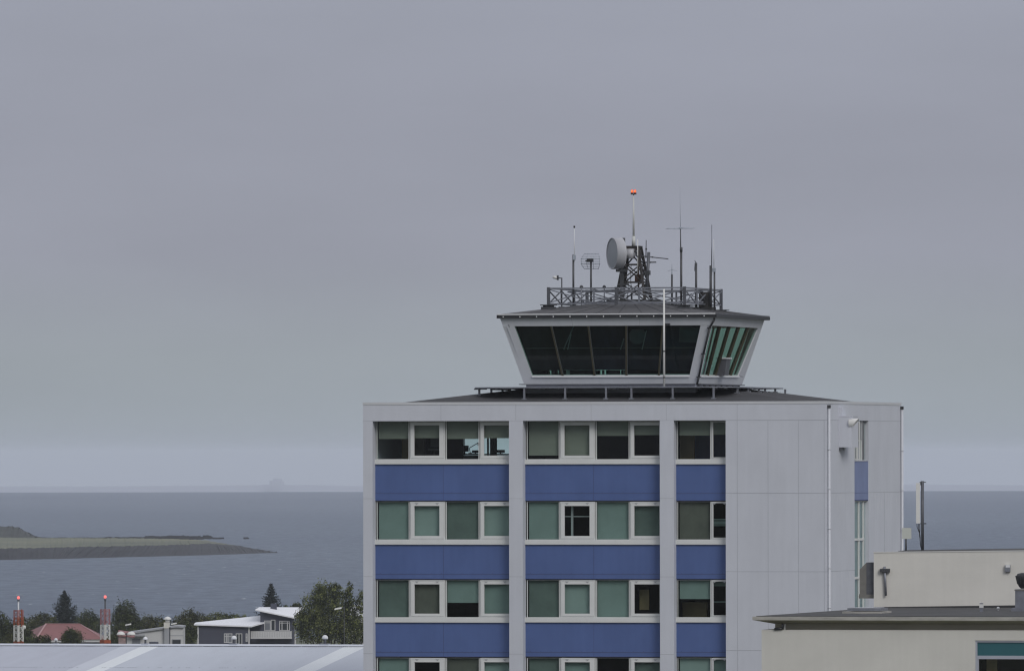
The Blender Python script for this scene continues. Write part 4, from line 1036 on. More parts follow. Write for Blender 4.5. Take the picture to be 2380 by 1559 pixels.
# roof cabinet, small roof lamps
n_ = cn + 1.2; a = fa(1640, n_); zc = zcab(a, n_)
o = thing('roof_cabinet', 'dark louvred cabinet standing behind the right truss bracing', 'cabinet', Tb(a, n_, zc), TR)
hb_ = T.zz(678.5, a, n_) - zc; wv = (fa(1651, n_) - fa(1627, n_)) / 2
q = MB(); q.box(-wv, wv, -.25, .3, .12, hb_); q.build('body', M['rust'], o)
q = MB(); [q.box(-wv + .05, wv - .05, -.262, -.25, .2 + k * .06, .23 + k * .06) for k in range(7)]; q.build('louvre', M['black'], o)
q = MB(); q.box(-wv - .1, wv + .15, -.4, .4, -.02, .12); q.build('base', M['tar_black'], o)
for x, n, lab in ((1352, cn - .9, 'small dark lamp on the truss behind the grid aerial pole'), (1405, cn + 1.6, 'small dark roof lamp just left of the mast foot')):
    a = fa(x, n); z = zt_ + .0; z = T.zz(670, a, n); zf_ = zcab(a, n)
    o = thing('roof_lamp', lab, 'lamp', Tb(a, n, zf_), TR, 'small lamps on the cab roof')
    q = MB(); q.tube((0, 0, 0), (0, 0, z - zf_), .025); q.build('stem', M['galv'], o)
    q = MB(); q.lathe([(.001, 0), (.07, .01), (.08, .07), (.04, .13), (.001, .14)], (0, 0, z - zf_), None, 10); q.build('lamp_head', M['dark'], o)

# ---------------------------------------------------------------- cream building at the right
B = Frame(1748.8, 1432.5, 395)
BR = -B.th
cb = thing('cream_building', 'cream rendered flat roofed building with thin concrete eave, lower right', 'building', B.world(0, 0, 0), BR)
zet, zeb = B.front(1748.8, 1432.0, 0)[1], B.front(1748.8, 1440.3, 0)[1]
LB, DB = 24.0, 27.0
q = MB(); q.box(0, LB, 0, DB, zeb, zet); q.build('eave_slab', M['concrete'], cb)
q = MB(); q.box(.12, LB - .1, .12, DB - .1, zet + .001, zet + .02)
q.build('roof', M['tar'], cb)
zfr, zwl = B.front(1800, 1449, .7)[1], B.front(1800, 1462.5, .3)[1]
q = MB()
o1, i1 = .03, .72
ring0 = [(o1, o1), (LB, o1), (LB, DB - o1), (o1, DB - o1)]; ring1 = [(i1, i1), (LB, i1), (LB, DB - i1), (i1, DB - i1)]
q._add([(a, n, zeb - .001) for a, n in ring0] + [(a, n, zfr) for a, n in ring1], [(0, 1, 5, 4), (3, 0, 4, 7), (2, 3, 7, 6)])
q.box(i1, LB, i1, DB - i1, zwl, zfr); q.build('frieze', M['frieze'], cb)
q = MB(); wi = .29; zgb = ground_z(400)
wy0, wy1 = 1487.4, 1620; wa0, wa1 = B.fa(2266, wi), B.fa(2460, wi); wz1 = B.front(2266, wy0, wi)[1]; wz0 = wz1 - 2.2
q.box(wi, wa0, wi, wi + .3, zgb, zwl - .012); q.box(wa1, LB, wi, wi + .3, zgb, zwl - .012); q.box(wa0, wa1, wi, wi + .3, zgb, wz0); q.box(wa0, wa1, wi, wi + .3, wz1, zwl - .012)
q.box(wi, wi + .3, wi + .3, DB - wi, zgb, zwl - .012); q.box(wi + .3, LB, DB - wi - .3, DB - wi, zgb, zwl - .012)
wl_ = q.build('wall', M['cream'], cb)
q = MB(); q.box(wi, LB, wi, i1 + .02, zwl - .011, zwl - .001); q.box(wi, i1 + .02, i1, DB - wi, zwl - .011, zwl - .001); q.build('ledge', M['cream'], cb)
q = MB(); t_ = .07; nf0 = wi + .04
def bz(y): return B.front(2266, y, wi)[1]
q.box(wa0, wa0 + t_, nf0, nf0 + .1, wz0, wz1); q.box(wa0 + t_, wa1, nf0, nf0 + .1, wz1 - t_, wz1); q.box(wa0 + t_, wa1, nf0, nf0 + .1, bz(1530.6), bz(1522.7)); q.box(wa0 + t_, wa0 + t_ + .05, nf0 + .01, nf0 + .1, wz0, bz(1530.6))
wb_ = q.build('window', M['alu'], cb)
q = MB(); q.box(wa0 + t_, wa1, nf0 + .05, nf0 + .08, bz(1522.7), wz1 - t_); q.build('teal_panel', M['teal'], wb_)
q = MB(); q.quad((wa0 + t_, nf0 + .07, wz0), (wa1, nf0 + .07, wz0), (wa1, nf0 + .07, bz(1530.6)), (wa0 + t_, nf0 + .07, bz(1530.6))); q.build('pane', M['pane_clear'], wb_)
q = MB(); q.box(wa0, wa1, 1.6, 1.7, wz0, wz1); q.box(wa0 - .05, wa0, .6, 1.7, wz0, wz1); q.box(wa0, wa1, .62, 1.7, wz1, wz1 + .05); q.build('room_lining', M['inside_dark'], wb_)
q = MB(); q.box(wa0 + .25, wa0 + .65, 1.2, 1.3, wz0, bz(1531)); q.build('curtain', M['wood'], wb_)
# black pipe under the eave corner
q = MB(); p0 = B.front(1822, 1455, .55); e0, e1, e2 = [B.front(x, y, .25) for x, y in ((1800, 1461), (1819, 1459.5), (1819.5, 1448.5))]
q.path([(e0[0], .25, e0[1]), (e1[0], .25, e1[1]), (e2[0], .25, e2[1])], .05, 8); q.build('overflow_pipe', M['black'], cb)
q = MB(); e0, e1 = B.front(1800, 1462, .45), B.front(1824, 1449, .45); q.box(e1[0] - .02, e1[0] + .03, .4, .5, e0[1], e1[1]); q.build('pipe_clip', M['frame'], cb)

# penthouse
pc = W3(2031, 1413.6, 416.6); pr = R_(-3)
ZR = zet + .02
pent = thing('penthouse', 'cream penthouse box standing on the flat roof, lower right', 'penthouse', Vector((pc.x, pc.y, ZR)), pr)
PF = Frame(2031, 1413.6, 416.6, -pr)
hp1 = PF.front(2031, 1284, 0)[1] - ZR
q = MB(); q.hex8([(0, 0, -.02), (11, 0, -.02), (11, 5.0, -.02), (0, 5.0, -.02), (0, 0, hp1), (11, 0, hp1 + .10), (11, 5, hp1 + .10), (0, 5, hp1)]); q.build('wall', M['cream'], pent)
q = MB(); q.hex8([(-.02, -.02, hp1 + .001), (11, -.02, hp1 + .101), (11, .04, hp1 + .101), (-.02, .04, hp1 + .001), (-.02, -.02, hp1 + .04), (11, -.02, hp1 + .14), (11, .04, hp1 + .14), (-.02, .04, hp1 + .04)]); q.build('parapet_flashing', mat('flashing', (.55, .55, .53), .5), pent)
q = MB(); q.hex8([(.9, .06, hp1 + .002), (11, .06, hp1 + .102), (11, 5, hp1 + .12), (.9, 5, hp1 + .02), (1.2, 1.6, hp1 + .07), (11, 1.6, hp1 + .20), (11, 4.6, hp1 + .20), (1.2, 4.6, hp1 + .07)]); q.build('roof', M['tar'], pent)
q = MB(); q.hex8([(-.02, -.05, -.02), (11, -.05, -.02), (11, -.002, -.02), (-.02, -.002, -.02), (-.02, -.03, .03), (11, -.03, .16), (11, -.002, .16), (-.02, -.002, .03)]); q.build('upstand', M['tar_black'], pent)
def pf(x, y, n=0.0): a, z = PF.front(x, y, n); return a, z - ZR
# duct hood on its left side
dzt, dzb = pf(1998, 1306.5, .4)[1], pf(1998, 1388.7, .4)[1]; al = pf(1998, 1340, .4)[0]
q = MB(); q.prism([(-.005, .3, dzt), (al * .52, .3, dzt), (al, .3, pf(1998, 1323, .4)[1]), (al, .3, dzb), (-.005, .3, dzb)], (0, 1.4, 0)); dh = q.build('wall_duct', M['duct'], pent)
q = MB(); q.box(al * .52, -.004, .285, .298, dzb + .12, dzt); q.build('side_panel', M['galv_dark'], dh)
q = MB(); q.box(al - .03, -.004, .27, 1.72, dzb - .02, dzb + .14); q.build('lower_flange', M['duct'], dh)
# short pole clamped to the wall
x0, z0 = pf(2059, 1383.4); x1, z1 = pf(2056, 1315.8)
q = MB(); q.tube((x0, -.1, z0), (x1, -.1, z1), .05, n=10); wp = q.build('wall_pole', M['galv'], pent)
q = MB(); zc = pf(2056, 1325)[1]; xc = pf(2057, 1325)[0]; q.box(xc - .2, xc + .2, -.17, -.002, zc - .07, zc + .07); q.build('pole_clamp', M['dark'], wp)
q = MB(); x0, z0 = pf(2336, 1328); x1, z1 = pf(2348.7, 1312.5); q.box(x0, x1, -.14, -.002, z0, z1); wl2 = q.build('wall_lamp', M['galv'], pent)
q = MB(); q.box(x0 + .02, x1 - .02, -.15, -.02, z1 + .001, z1 + .02); q.box(x0 + .02, x1 - .02, -.146, -.14, z1 - .09, z1); q.build('lamp_cover', M['trim_white'], wl2)
# panel antenna behind the penthouse edge
an = 2.2
xa, za_ = pf(2144.3, 1283, an); 
o = thing('panel_antenna', 'tall white cellular panel antenna on a grey pole above the penthouse', 'antenna', PF.world(xa, an, ZR + hp1), pr)
def pz(y): return pf(2144, y, an)[1] - hp1
def pa(x): return pf(x, 1200, an)[0] - xa
q = MB(); q.tube((0, 0, -.05), (0, 0, pz(1117.3)), .062, n=10); q.build('pole', M['galv_dark'], o)
q = MB(); q.box(pa(2129.2), pa(2138.6), -.12, .06, pz(1215.6), pz(1122)); q.build('panel', M['white'], o)
q = MB(); q.box(pa(2137.5), pa(2152), -.04, .08, pz(1121), pz(1119)); q.box(pa(2139), pa(2141.5), -.06, .06, pz(1127), pz(1119)); q.build('bracket', M['dark'], o)
q = MB(); q.box(pa(2139), pa(2153), -.04, .08, pz(1217.5), pz(1215)); q.build('bracket', M['dark'], o)
q = MB()
for k, x in enumerate((2131, 2134.5, 2137.5)): q.path([(pa(x), -.03, pz(1216)), (pa(x + .5), -.05, pz(1224 + k * 3)), (pa(2136.5 + k * .6), -.04, pz(1237)), (pa(2138 + k * .4), -.03, pz(1250)), (pa(2139.5), -.02, pz(1268)), (pa(2144), 0, pz(1283))], .016, 6)
q.build('cable', M['black'], o)
xs_, _ = pf(2105.8, 1283, an)
o = thing('sign_post', 'blank pale square plate on a short dark post above the penthouse', 'sign', PF.world(xs_, an, ZR + hp1), pr)
q = MB(); q.tube((0, 0, -.05), (0, 0, pz(1248)), .035, n=8); q.build('post', M['dark'], o)
q = MB(); q.box(pf(2096.6, 1240, an)[0] - xs_, pf(2118.3, 1240, an)[0] - xs_, -.06, -.035, pz(1251.7), pz(1226)); q.build('plate', mat('plate_pale', (.45, .47, .43), .6), o)
# things on the flat roof
def on_roof(x, y):                     # plan point on the flat roof seen at (x, y)
    _, b_ = unroll(x, y); d = (H - ZR) * FPX / b_; return W3(x, y, d)
p = on_roof(2006, 1424.5)
o = thing('roof_hatch', 'low skylight hatch with a grey frame beside the penthouse corner', 'hatch', Vector((p.x, p.y, ZR)), BR)
q = MB(); q.box(-.78, .78, -.2, 1.6, 0, .07); q.build('curb', M['concrete'], o)
q = MB(); q.box(-.62, .66, 0, 1.5, .09, .2); q.build('frame', M['galv'], o)
q = MB(); q.box(-.5, .54, .1, 1.4, .20, .215); q.build('lid', M['frame_grey'], o)
p = on_roof(2386, 1419.5)
o = thing('roof_ventilator', 'black turbine ventilator on a square grey base at the right edge', 'ventilator', Vector((p.x, p.y, ZR)), BR)
sc_ = FPX / p.y; q = MB(); q.box(-.52, .52, -.5, .5, 0, .13); q.box(-.38, .4, -.38, .38, .13, .86); q.build('base', M['galv'], o)
q = MB(); q.box(-.40, .42, -.4, .4, .80, .85); q.build('rim', M['duct'], o)
q = MB(); q.lathe([(.001, .88), (.22, .88), (.30, .96), (.34, 1.05), (.40, 1.2), (.41, 1.35), (.36, 1.46), (.2, 1.5), (.001, 1.5)], (0, 0, 0), None, 24)
q.build('turbine_head', M['black'], o)
q = MB()
for k in range(18):
    t_ = 2 * math.pi * k / 18; c_, s_ = math.cos(t_), math.sin(t_); q.bar((.36 * c_, .36 * s_, 1.06), (.43 * math.cos(t_ + .2), .43 * math.sin(t_ + .2), 1.38), .02)
q.build('turbine_blade', M['dark'], o)
p = on_roof(2281, 1421)
o = thing('roof_fitting', 'small white pipe fitting with two prongs on the flat roof', 'fitting', Vector((p.x, p.y, ZR)), BR)
q = MB(); q.box(-.06, .06, -.06, .06, 0, .34); q.build('stub', M['galv'], o)
q = MB(); q.box(-.07, .07, -.07, .07, .16, .30); [q.tube((sx, 0, .30), (sx * 1.2, 0, .40), .015) for sx in (-.05, .05)]; q.build('cap', M['white'], o)
p = on_roof(2320, 1418.5)
o = thing('roof_light', 'tiny white ball light on the flat roof left of the ventilator', 'light', Vector((p.x, p.y, ZR)), BR)
q = MB(); q.tube((0, 0, 0), (0, 0, .05), .025); q.lathe([(.001, .04), (.045, .06), (.06, .1), (.045, .14), (.001, .16)], (0, 0, 0), None, 12); q.build('globe', M['trim_white'], o)

# ---------------------------------------------------------------- hangar with the pale metal roof
G = Frame(400, 1497.2, 480)
GRr = -G.th
han = thing('hangar', 'long pale metal roofed hangar with diagonal skylight strips, lower left', 'building', G.world(0, 0, 0), GRr)
zr_ = G.z0; sl = .104; RUN = 13.5
def ga(x): return G.fa(x, 0, 1497)
bands = [(ga(-260), ga(292), 'hang_a'), (ga(292), ga(338), 'hang_b'), (ga(338), ga(379), 'hang_s'), (ga(379), ga(808), 'hang_m'), (ga(808), ga(858), 'hang_s'), (ga(858), ga(1010), 'hang_m')]
gA0, gA1 = bands[0][0], bands[-1][1]
q = MB(); names = ['hang_a', 'hang_b', 'hang_s', 'hang_m']
for a0, a1, m_ in bands:
    q.mi = names.index(m_); n_r = max(1, int((a1 - a0) / .09)); st = (a1 - a0) / n_r
    for i in range(n_r):               # trapezoid sheeting
        u0 = a0 + i * st; k = [0, .3, .5, .8, 1]; hh_ = [0, 0, .012, .012, 0]
        for j in range(4):
            p0, p1 = u0 + st * k[j], u0 + st * k[j + 1]
            q.quad((p0, 0, zr_ + hh_[j]), (p1, 0, zr_ + hh_[j + 1]), (p1, -RUN, zr_ - RUN * sl + hh_[j + 1]), (p0, -RUN, zr_ - RUN * sl + hh_[j]))
q.mi = 3; q.quad((gA0, 0, zr_), (gA1, 0, zr_), (gA1, RUN, zr_ - RUN * sl), (gA0, RUN, zr_ - RUN * sl))
q.build('roof', [M[k] for k in names], han)
q = MB(); q.hex8([(gA0, -.62, zr_ - .62 * sl + .022), (gA1, -.62, zr_ - .62 * sl + .022), (gA1, 0, zr_ + .022), (gA0, 0, zr_ + .022), (gA0, -.62, zr_ - .62 * sl + .03), (gA1, -.62, zr_ - .62 * sl + .03), (gA1, 0, zr_ + .035), (gA0, 0, zr_ + .035)])
q.quad((gA0, 0, zr_ + .035), (gA1, 0, zr_ + .035), (gA1, .6, zr_ - .6 * sl + .035), (gA0, .6, zr_ - .6 * sl + .035)); q.build('ridge_cap', M['ridge'], han)
q = MB(); i = 0; a = gA0
while a < gA1:
    wd = .062 if rnd.random() < .86 else .035
    q.box(a, a + wd, -.77, -.635, zr_ - .70 * sl + .012, zr_ - .66 * sl + .022); a += .098
a = gA0
while a < ga(700):
    if a < ga(205) or rnd.random() < .35: q.box(a, a + .05, -8.62, -8.57, zr_ - 8.6 * sl + .010, zr_ - 8.6 * sl + .019)
    a += .12
q.build('fastener_row', M['gap'], han)
zgh = ground_z(480)
q = MB(); q.box(gA0 + .2, gA1 - .2, -RUN + .3, -RUN + .5, zgh, zr_ - RUN * sl - .03); q.box(gA0 + .2, gA1 - .2, RUN - .5, RUN - .3, zgh, zr_ - RUN * sl - .03)
for a in (gA0 + .2, gA1 - .4): q.prism([(a, -RUN + .5, zgh), (a, RUN - .5, zgh), (a, RUN - .5, zr_ - RUN * sl - .03), (a, 0, zr_ - .05), (a, -RUN + .5, zr_ - RUN * sl - .03)], (.2, 0, 0))
q.build('wall', M['hang_wall'], han)
vents = [(130, 1481.5, .62, 'mushroom vent on the hangar ridge below the red roof'), (338, 1480, .8, 'mushroom vent on the hangar ridge in front of the white house'), (544, 1478.5, .95, 'mushroom vent on the hangar ridge in front of the navy house'), (755.5, 1479, 1.05, 'mushroom vent on the hangar ridge below the big tree')]
vent0 = None
for x, y, sc_, lab in vents:
    pos = G.world(ga(x), .0, zr_ + .04)
    if vent0 is None:
        vent0 = thing('roof_vent', lab, 'vent', pos, GRr, 'mushroom vents along the hangar ridge')
        q = MB(); q.tube((0, 0, -.05), (0, 0, .26), .06, n=12); q.bar((-.05, -.06, .03), (.03, -.07, .2), .025); q.build('stem', M['galv_dark'], vent0)
        q = MB(); q.lathe([(.075, .22), (.130, .23), (.132, .29), (.11, .35), (.06, .39), (.001, .405)], (0, 0, 0), None, 20); q.build('cap', M['trim_white'], vent0)
        q = MB(); q.box(-.2, .2, -.25, .15, -.08, .02); q.build('flashing', M['hang_a'], vent0)
        o = vent0
    else: o = copy_tree(vent0); o['label'] = lab; o.location = pos
    o.scale = (sc_, sc_, sc_)
p = G.world(ga(345), .3, zr_ - .03)
o = thing('roof_box', 'small grey box on the hangar ridge beside the second vent', 'box', p, GRr)
q = MB(); q.box(-.02, .34, -.1, .2, 0, .16); q.build('casing', M['galv_dark'], o)
q = MB(); q.box(-.25, .4, -.2, -.12, -.03, .03); q.build('rail', M['galv'], o)

# ---------------------------------------------------------------- obstruction light masts
def latmast(x, yl, yb, wpx, d, mats_, label, bands_, ytop_rod, rodm, ylamp, extra=None):
    c = W3(x, 1480, d); zg = ground_z(d); o = thing('lattice_light_mast', label, 'mast', Vector((c.x, d, zg)), R_(40), 'red lamp lattice masts behind the hangar')
    hw_ = wpx / PXM(d) / 2 / 1.3
    def z(y): return W3(x, y, d).z - zg
    prev = 0.0
    for (y0, m_, nm) in bands_:
        z1 = z(y0); q = MB()
        cs_ = [(-hw_, -hw_), (hw_, -hw_), (hw_, hw_), (-hw_, hw_)]
        for a, b in cs_: q.bar((a, b, prev), (a, b, z1), .07)
        st = hw_ * 1.9; k = prev if prev > 0 else z1 - 3
        while k < z1 - .05:
            k2 = min(z1, k + st)
            for i in (0, 3):
                A, B_ = cs_[i], cs_[(i + 1) % 4]
                q.bar((A[0], A[1], k), (B_[0], B_[1], k2), .032); q.bar((B_[0], B_[1], k), (A[0], A[1], k2), .032); q.bar((A[0], A[1], k2), (B_[0], B_[1], k2), .03)
            k = k2
        q.build(nm, M[m_], o); prev = z1
    q = MB(); q.tube((0, 0, prev - 1.0), (0, 0, z(ylamp + 4)), .055, .045, 8); q.build('lamp_pole', M[rodm], o)
    q = MB(); q.lathe([(.001, -.10), (.07, -.08), (.095, 0), (.07, .08), (.001, .10)], (0, 0, z(ylamp)), None, 12); q.build('lamp', M['lamp_pink'], o)
    q = MB(); q.tube((0, 0, z(ylamp + 8)), (0, 0, z(ylamp + 3.6)), .09, .07, 8); q.build('lamp_base', M['galv_dark'], o)
    return o, z
o, z = latmast(43, 0, 0, 19, 700, None, 'left white and orange lattice mast with red lamp', [(1490, 'orange', 'lower_section'), (1452.5, 'white', 'white_section'), (1434, 'orange', 'orange_section'), (1417, 'pink', 'top_section')], 0, 'whip', 1388.2)
q = MB(); q.tube((0, 0, z(1384)), (0, 0, z(1381)), .04); q.path([(-.15, 0, z(1381.5)), (.38, 0, z(1381.5)), (.38, 0, z(1384.5))], .02); q.box(-.22, -.12, -.04, .04, z(1383), z(1380.5)); q.build('wind_vane', M['wire'], o)
q = MB(); q.box(-.02, .04, -.36, -.3, z(1455), z(1415)); q.build('ladder', M['orange'], o)
q = MB(); q.lathe([(.001, -.16), (.15, -.12), (.17, 0), (.15, .1), (.001, .14)], (.5, .1, z(1457)), None, 12); q.tube((.2, 0, z(1458)), (.5, .1, z(1458)), .03); q.build('white_drum', M['white'], o)
o, z = latmast(244.5, 0, 0, 19, 700, None, 'right white and faded red lattice mast with a black lamp rod', [(1486, 'orange', 'lower_section'), (1451, 'white', 'white_section'), (1415, 'pink', 'top_section')], 0, 'dark', 1386.3)
q = MB(); q.box(-.28, .3, -.25, .25, z(1494), z(1487)); q.build('orange_collar', M['orange'], o)

# ---------------------------------------------------------------- trees
def leaf_quad(mb, p, s, rg, flat=0.0):
    u = Vector((rg.gauss(0, 1), rg.gauss(0, 1), rg.gauss(0, 1) * (1 - flat))).normalized(); v = u.cross(Vector((rg.gauss(0, 1), rg.gauss(0, 1), rg.gauss(0, 1)))).normalized()
    a = s * rg.uniform(.7, 1.4); b = a * .55
    mb._add([p - u * a, p + v * b, p + u * a, p - v * b], [(0, 1, 2, 3)])
def broad_tree(name, label, lobes, d, xt, m='leaf', n=1400, leaf=1.5, group=None, seed=1, cat='tree', clump=9, spikes=0):
    rg = random.Random(seed); zg = ground_z(d); base = W3(xt, 1500, d); base = Vector((base.x, d, zg))
    o = thing(name, label, cat, base, 0, group); k = 1 / PXM(d)
    L = []
    for (x, y, rx, ry) in lobes:
        c = W3(x, y, d) - base; L.append((c, rx * k, ry * k))
    q = MB(); top = max(L, key=lambda l: l[0].z)
    tz = top[0].z; q.tube((0, 0, -.1), (0, 0, tz * .35), .16 + .02 * tz, .12 + .01 * tz, 8)
    for c, rx, ry in L:
        st = Vector((0, 0, tz * rg.uniform(.25, .4))); md = st.lerp(c, .55) + Vector((rg.uniform(-.2, .2), rg.uniform(-.2, .2), .1)); q.tube(st, md, .09, .06, 6); q.tube(md, c + Vector((0, 0, ry * .5)), .06, .02, 6)
        for _ in range(5):
            t_ = c + Vector((rg.uniform(-1, 1) * rx * .8, rg.uniform(-1, 1) * rx * .6, rg.uniform(-.6, .9) * ry)); q.tube(md, t_, .03, .01, 5)
    q.build('trunk', M['bark'], o)
    mb = MB(); area = sum(rx * ry for _, rx, ry in L)
    leaf *= 1.3; n = int(n * 1.9)
    for c, rx, ry in L:
        nl = int(n * rx * ry / area)
        ncl = max(6, nl // clump)
        for _ in range(ncl):
            th, ph = rg.uniform(0, 2 * math.pi), math.acos(rg.uniform(-1, 1)); rr = rg.uniform(.35, 1.0) ** .5 * rg.uniform(.88, 1.1)
            cc = c + Vector((math.cos(th) * math.sin(ph) * rx * rr, math.sin(th) * math.sin(ph) * rx * .8 * rr, math.cos(ph) * ry * rr))
            cs_ = rg.uniform(.09, .2) * min(rx, ry) + .04
            tall = rg.uniform(1.0, 1.9)
            for _ in range(clump):
                leaf_quad(mb, cc + Vector((rg.gauss(0, cs_), rg.gauss(0, cs_), rg.gauss(0, cs_ * tall))), leaf * k, rg)
        for _ in range(spikes):
            x_ = rg.uniform(-.85, .85); b0_ = c + Vector((x_ * rx, rg.uniform(-.5, .5) * rx, ry * (1 - x_ * x_) ** .5 * .8)); hgt = rg.uniform(.15, .42) * ry + .1
            for i in range(8): leaf_quad(mb, b0_ + Vector((rg.gauss(0, .05), rg.gauss(0, .05), hgt * i / 8)), leaf * k * (1.15 - i / 10), rg)
    mb.build('crown', M[m], o)
    return o
def spruce(label, x, ytop, ybot, wpx, d, seed, group='spruces by the shore', up=.25):
    rg = random.Random(seed); zg = ground_z(d); t = W3(x, ytop, d); zb = W3(x, ybot, d).z - zg; Hh = t.z - zg; R0 = wpx / PXM(d) / 2
    o = thing('spruce_tree', label, 'tree', Vector((t.x, d, zg)), 0, group)
    q = MB(); q.tube((0, 0, -.1), (0, 0, Hh), .2, .02, 8); q.build('trunk', M['bark'], o)
    mb = MB(); nw = 16
    k = 1 / PXM(d)
    for w_ in range(nw):
        f_ = w_ / (nw - 1); zs_ = zb - .4; z0 = zs_ + (Hh - zs_) * f_ ** .95; R = R0 * (1 - f_) ** .72 * 1.12 + .10
        nb_ = int(12 - 5 * f_)
        for b in range(nb_):
            th = 2 * math.pi * (b + rg.random()) / nb_; Rb = R * rg.uniform(.62, 1.2)
            dr = Vector((math.cos(th), math.sin(th), 0))
            steps = max(3, int(Rb / (k * 1.6)))
            for i in range(steps):
                u_ = (i + .5) / steps; p = dr * Rb * u_ + Vector((0, 0, z0 + Rb * (-.28 * u_ + (up + .2) * u_ ** 2.4)))
                for _ in range(5): leaf_quad(mb, p + Vector((rg.gauss(0, .10), rg.gauss(0, .10), rg.gauss(0, .08) - .10 * (1 - u_))), k * 1.9 * (1.2 - .45 * u_), rg, .4)
    for i in range(40): leaf_quad(mb, Vector((rg.gauss(0, .04), rg.gauss(0, .04), Hh - rg.random() * .8)), k * 1.1, rg)
    mb.build('crown', M['needle'], o)
spruce('dark spruce with upswept branches behind the red roof', 150, 1375, 1447, 64, 1480, 5, up=.45)
spruce('dark pointed spruce standing behind the navy house', 630, 1358, 1436, 62, 1500, 6, up=.1)
GT = 'leafy trees beyond the hangar'
broad_tree('broadleaf_tree', 'large dense green tree touching the office block, right of the navy house', [(760, 1398, 32, 40), (742, 1386, 20, 26), (722, 1420, 26, 34), (702, 1450, 20, 32), (770, 1440, 46, 44), (806, 1398, 14, 26), (822, 1425, 24, 34), (813, 1370, 7, 17), (738, 1462, 50, 34), (812, 1468, 36, 30), (843, 1400, 14, 26), (836, 1474, 26, 26), (780, 1375, 16, 18)], 1150, 765, 'leaf', 15000, 1.5, GT, 21, spikes=12)
broad_tree('broadleaf_tree', 'tall rounded dark tree right of the right lattice mast', [(293, 1424, 24, 26), (283, 1444, 26, 34), (302, 1452, 26, 30), (274, 1466, 22, 30), (318, 1465, 18, 26)], 1380, 290, 'leaf_dark', 5200, 1.35, GT, 22, spikes=6)
broad_tree('garden_bush', 'round green bush in front of the red roofed house', [(166, 1484, 26, 18), (165, 1476, 16, 12), (165, 1467, 4, 5)], 1180, 165, 'leaf_dark', 2600, 1.25, None, 23, cat='bush')
broad_tree('broadleaf_tree', 'dark tree at the left picture edge beside the left mast', [(3, 1448, 16, 22), (22, 1462, 16, 22), (-12, 1455, 20, 26), (10, 1485, 30, 24)], 1250, 5, 'leaf_dark', 3600, 1.4, GT, 24, spikes=4)
broad_tree('broadleaf_tree', 'olive tree between the left mast and the red roof', [(46, 1470, 20, 26), (60, 1478, 18, 26), (52, 1448, 8, 16), (36, 1486, 24, 18)], 1230, 50, 'leaf_brown', 3200, 1.35, GT, 25, spikes=3)
broad_tree('broadleaf_tree', 'low bushy tree left of the spruce behind the red roof', [(78, 1445, 16, 14), (100, 1440, 18, 14), (118, 1446, 14, 14), (88, 1460, 26, 18)], 1440, 95, 'leaf_brown', 2600, 1.3, GT, 26, spikes=4)
broad_tree('broadleaf_tree', 'rounded tree between the spruce and the right mast', [(205, 1438, 20, 18), (190, 1450, 18, 16), (222, 1450, 16, 18), (208, 1462, 30, 20)], 1440, 206, 'leaf_dark', 3000, 1.3, GT, 27, spikes=4)
broad_tree('broadleaf_tree', 'low dark tree behind the white house gable', [(345, 1446, 18, 14), (365, 1450, 18, 14), (335, 1462, 22, 18), (385, 1456, 18, 16), (362, 1470, 36, 16)], 1430, 360, 'leaf_brown', 3600, 1.3, GT, 28, spikes=5)
broad_tree('broadleaf_tree', 'wide green tree behind the white house chimney', [(440, 1440, 22, 22), (420, 1452, 22, 20), (460, 1446, 20, 20), (432, 1466, 34, 22), (476, 1450, 14, 16)], 1440, 440, 'leaf_brown', 4600, 1.3, GT, 29, spikes=7)
broad_tree('broadleaf_tree', 'bushy tree rising behind the left end of the navy house roof', [(500, 1440, 20, 15), (520, 1440, 18, 14), (545, 1440, 18, 12), (570, 1440, 16, 9), (515, 1456, 40, 14)], 1440, 515, 'leaf', 3600, 1.25, GT, 30, spikes=6)
broad_tree('broadleaf_tree', 'narrow dark tree between the white house and the navy house', [(437, 1470, 11, 22), (446, 1480, 12, 18), (432, 1486, 10, 14)], 1300, 440, 'leaf_dark', 2200, 1.25, GT, 31)
broad_tree('broadleaf_tree', 'low dark shrub at the foot of the right lattice mast', [(275, 1484, 24, 14), (300, 1478, 20, 18), (255, 1488, 16, 12)], 1320, 275, 'leaf_dark', 2200, 1.25, GT, 32)
broad_tree('broadleaf_tree', 'small dark tree peeking over the navy house upper roof', [(690, 1409, 11, 7), (668, 1413, 10, 5)], 1480, 680, 'leaf_dark', 900, 1.2, GT, 33)
broad_tree('broadleaf_tree', 'dark bush below the red roof eave at the left mast', [(98, 1488, 22, 10), (70, 1490, 20, 10)], 1200, 88, 'leaf_dark', 1500, 1.25, GT, 34)

# ---------------------------------------------------------------- houses
# navy house
d = 1350; zg = ground_z(d); k = 1 / PXM(d)
nv = thing('navy_house', 'dark navy house with white sloping roofs and a balcony', 'house', W3(570, 1500, d) * 1, 0)
nv.location = Vector((W3(570, 1500, d).x, d, zg)); nb = Vector(nv.location)
def N3(x, y, dy=0.0): return W3(x, y, d + dy) - nb
def wallbox(q, x0, x1, y0, y1, n0, n1):
    a, b = N3(x0, y1), N3(x1, y0); q.box(a.x, b.x, n0, n1, a.z, b.z)
q = MB(); a = N3(460, 1455); b = N3(604, 1440); q.box(a.x, N3(579, 1450).x, 0, 7, 0, a.z)
q.box(N3(579, 1450).x, b.x, 3.2, 7, 0, N3(590, 1450).z)
p0, p1 = N3(604, 1418), N3(681.5, 1434); lo = 0.0
q.prism([(p0.x, 2.4, lo), (p1.x, 2.4, lo), (p1.x, 2.4, p1.z), (p0.x, 2.4, p0.z)], (0, 6, 0)); q.build('wall', M['navy'], nv)
q = MB(); t_ = .16
pts_ = [N3(448.5, 1451.6), N3(580, 1457), N3(604, 1449)]
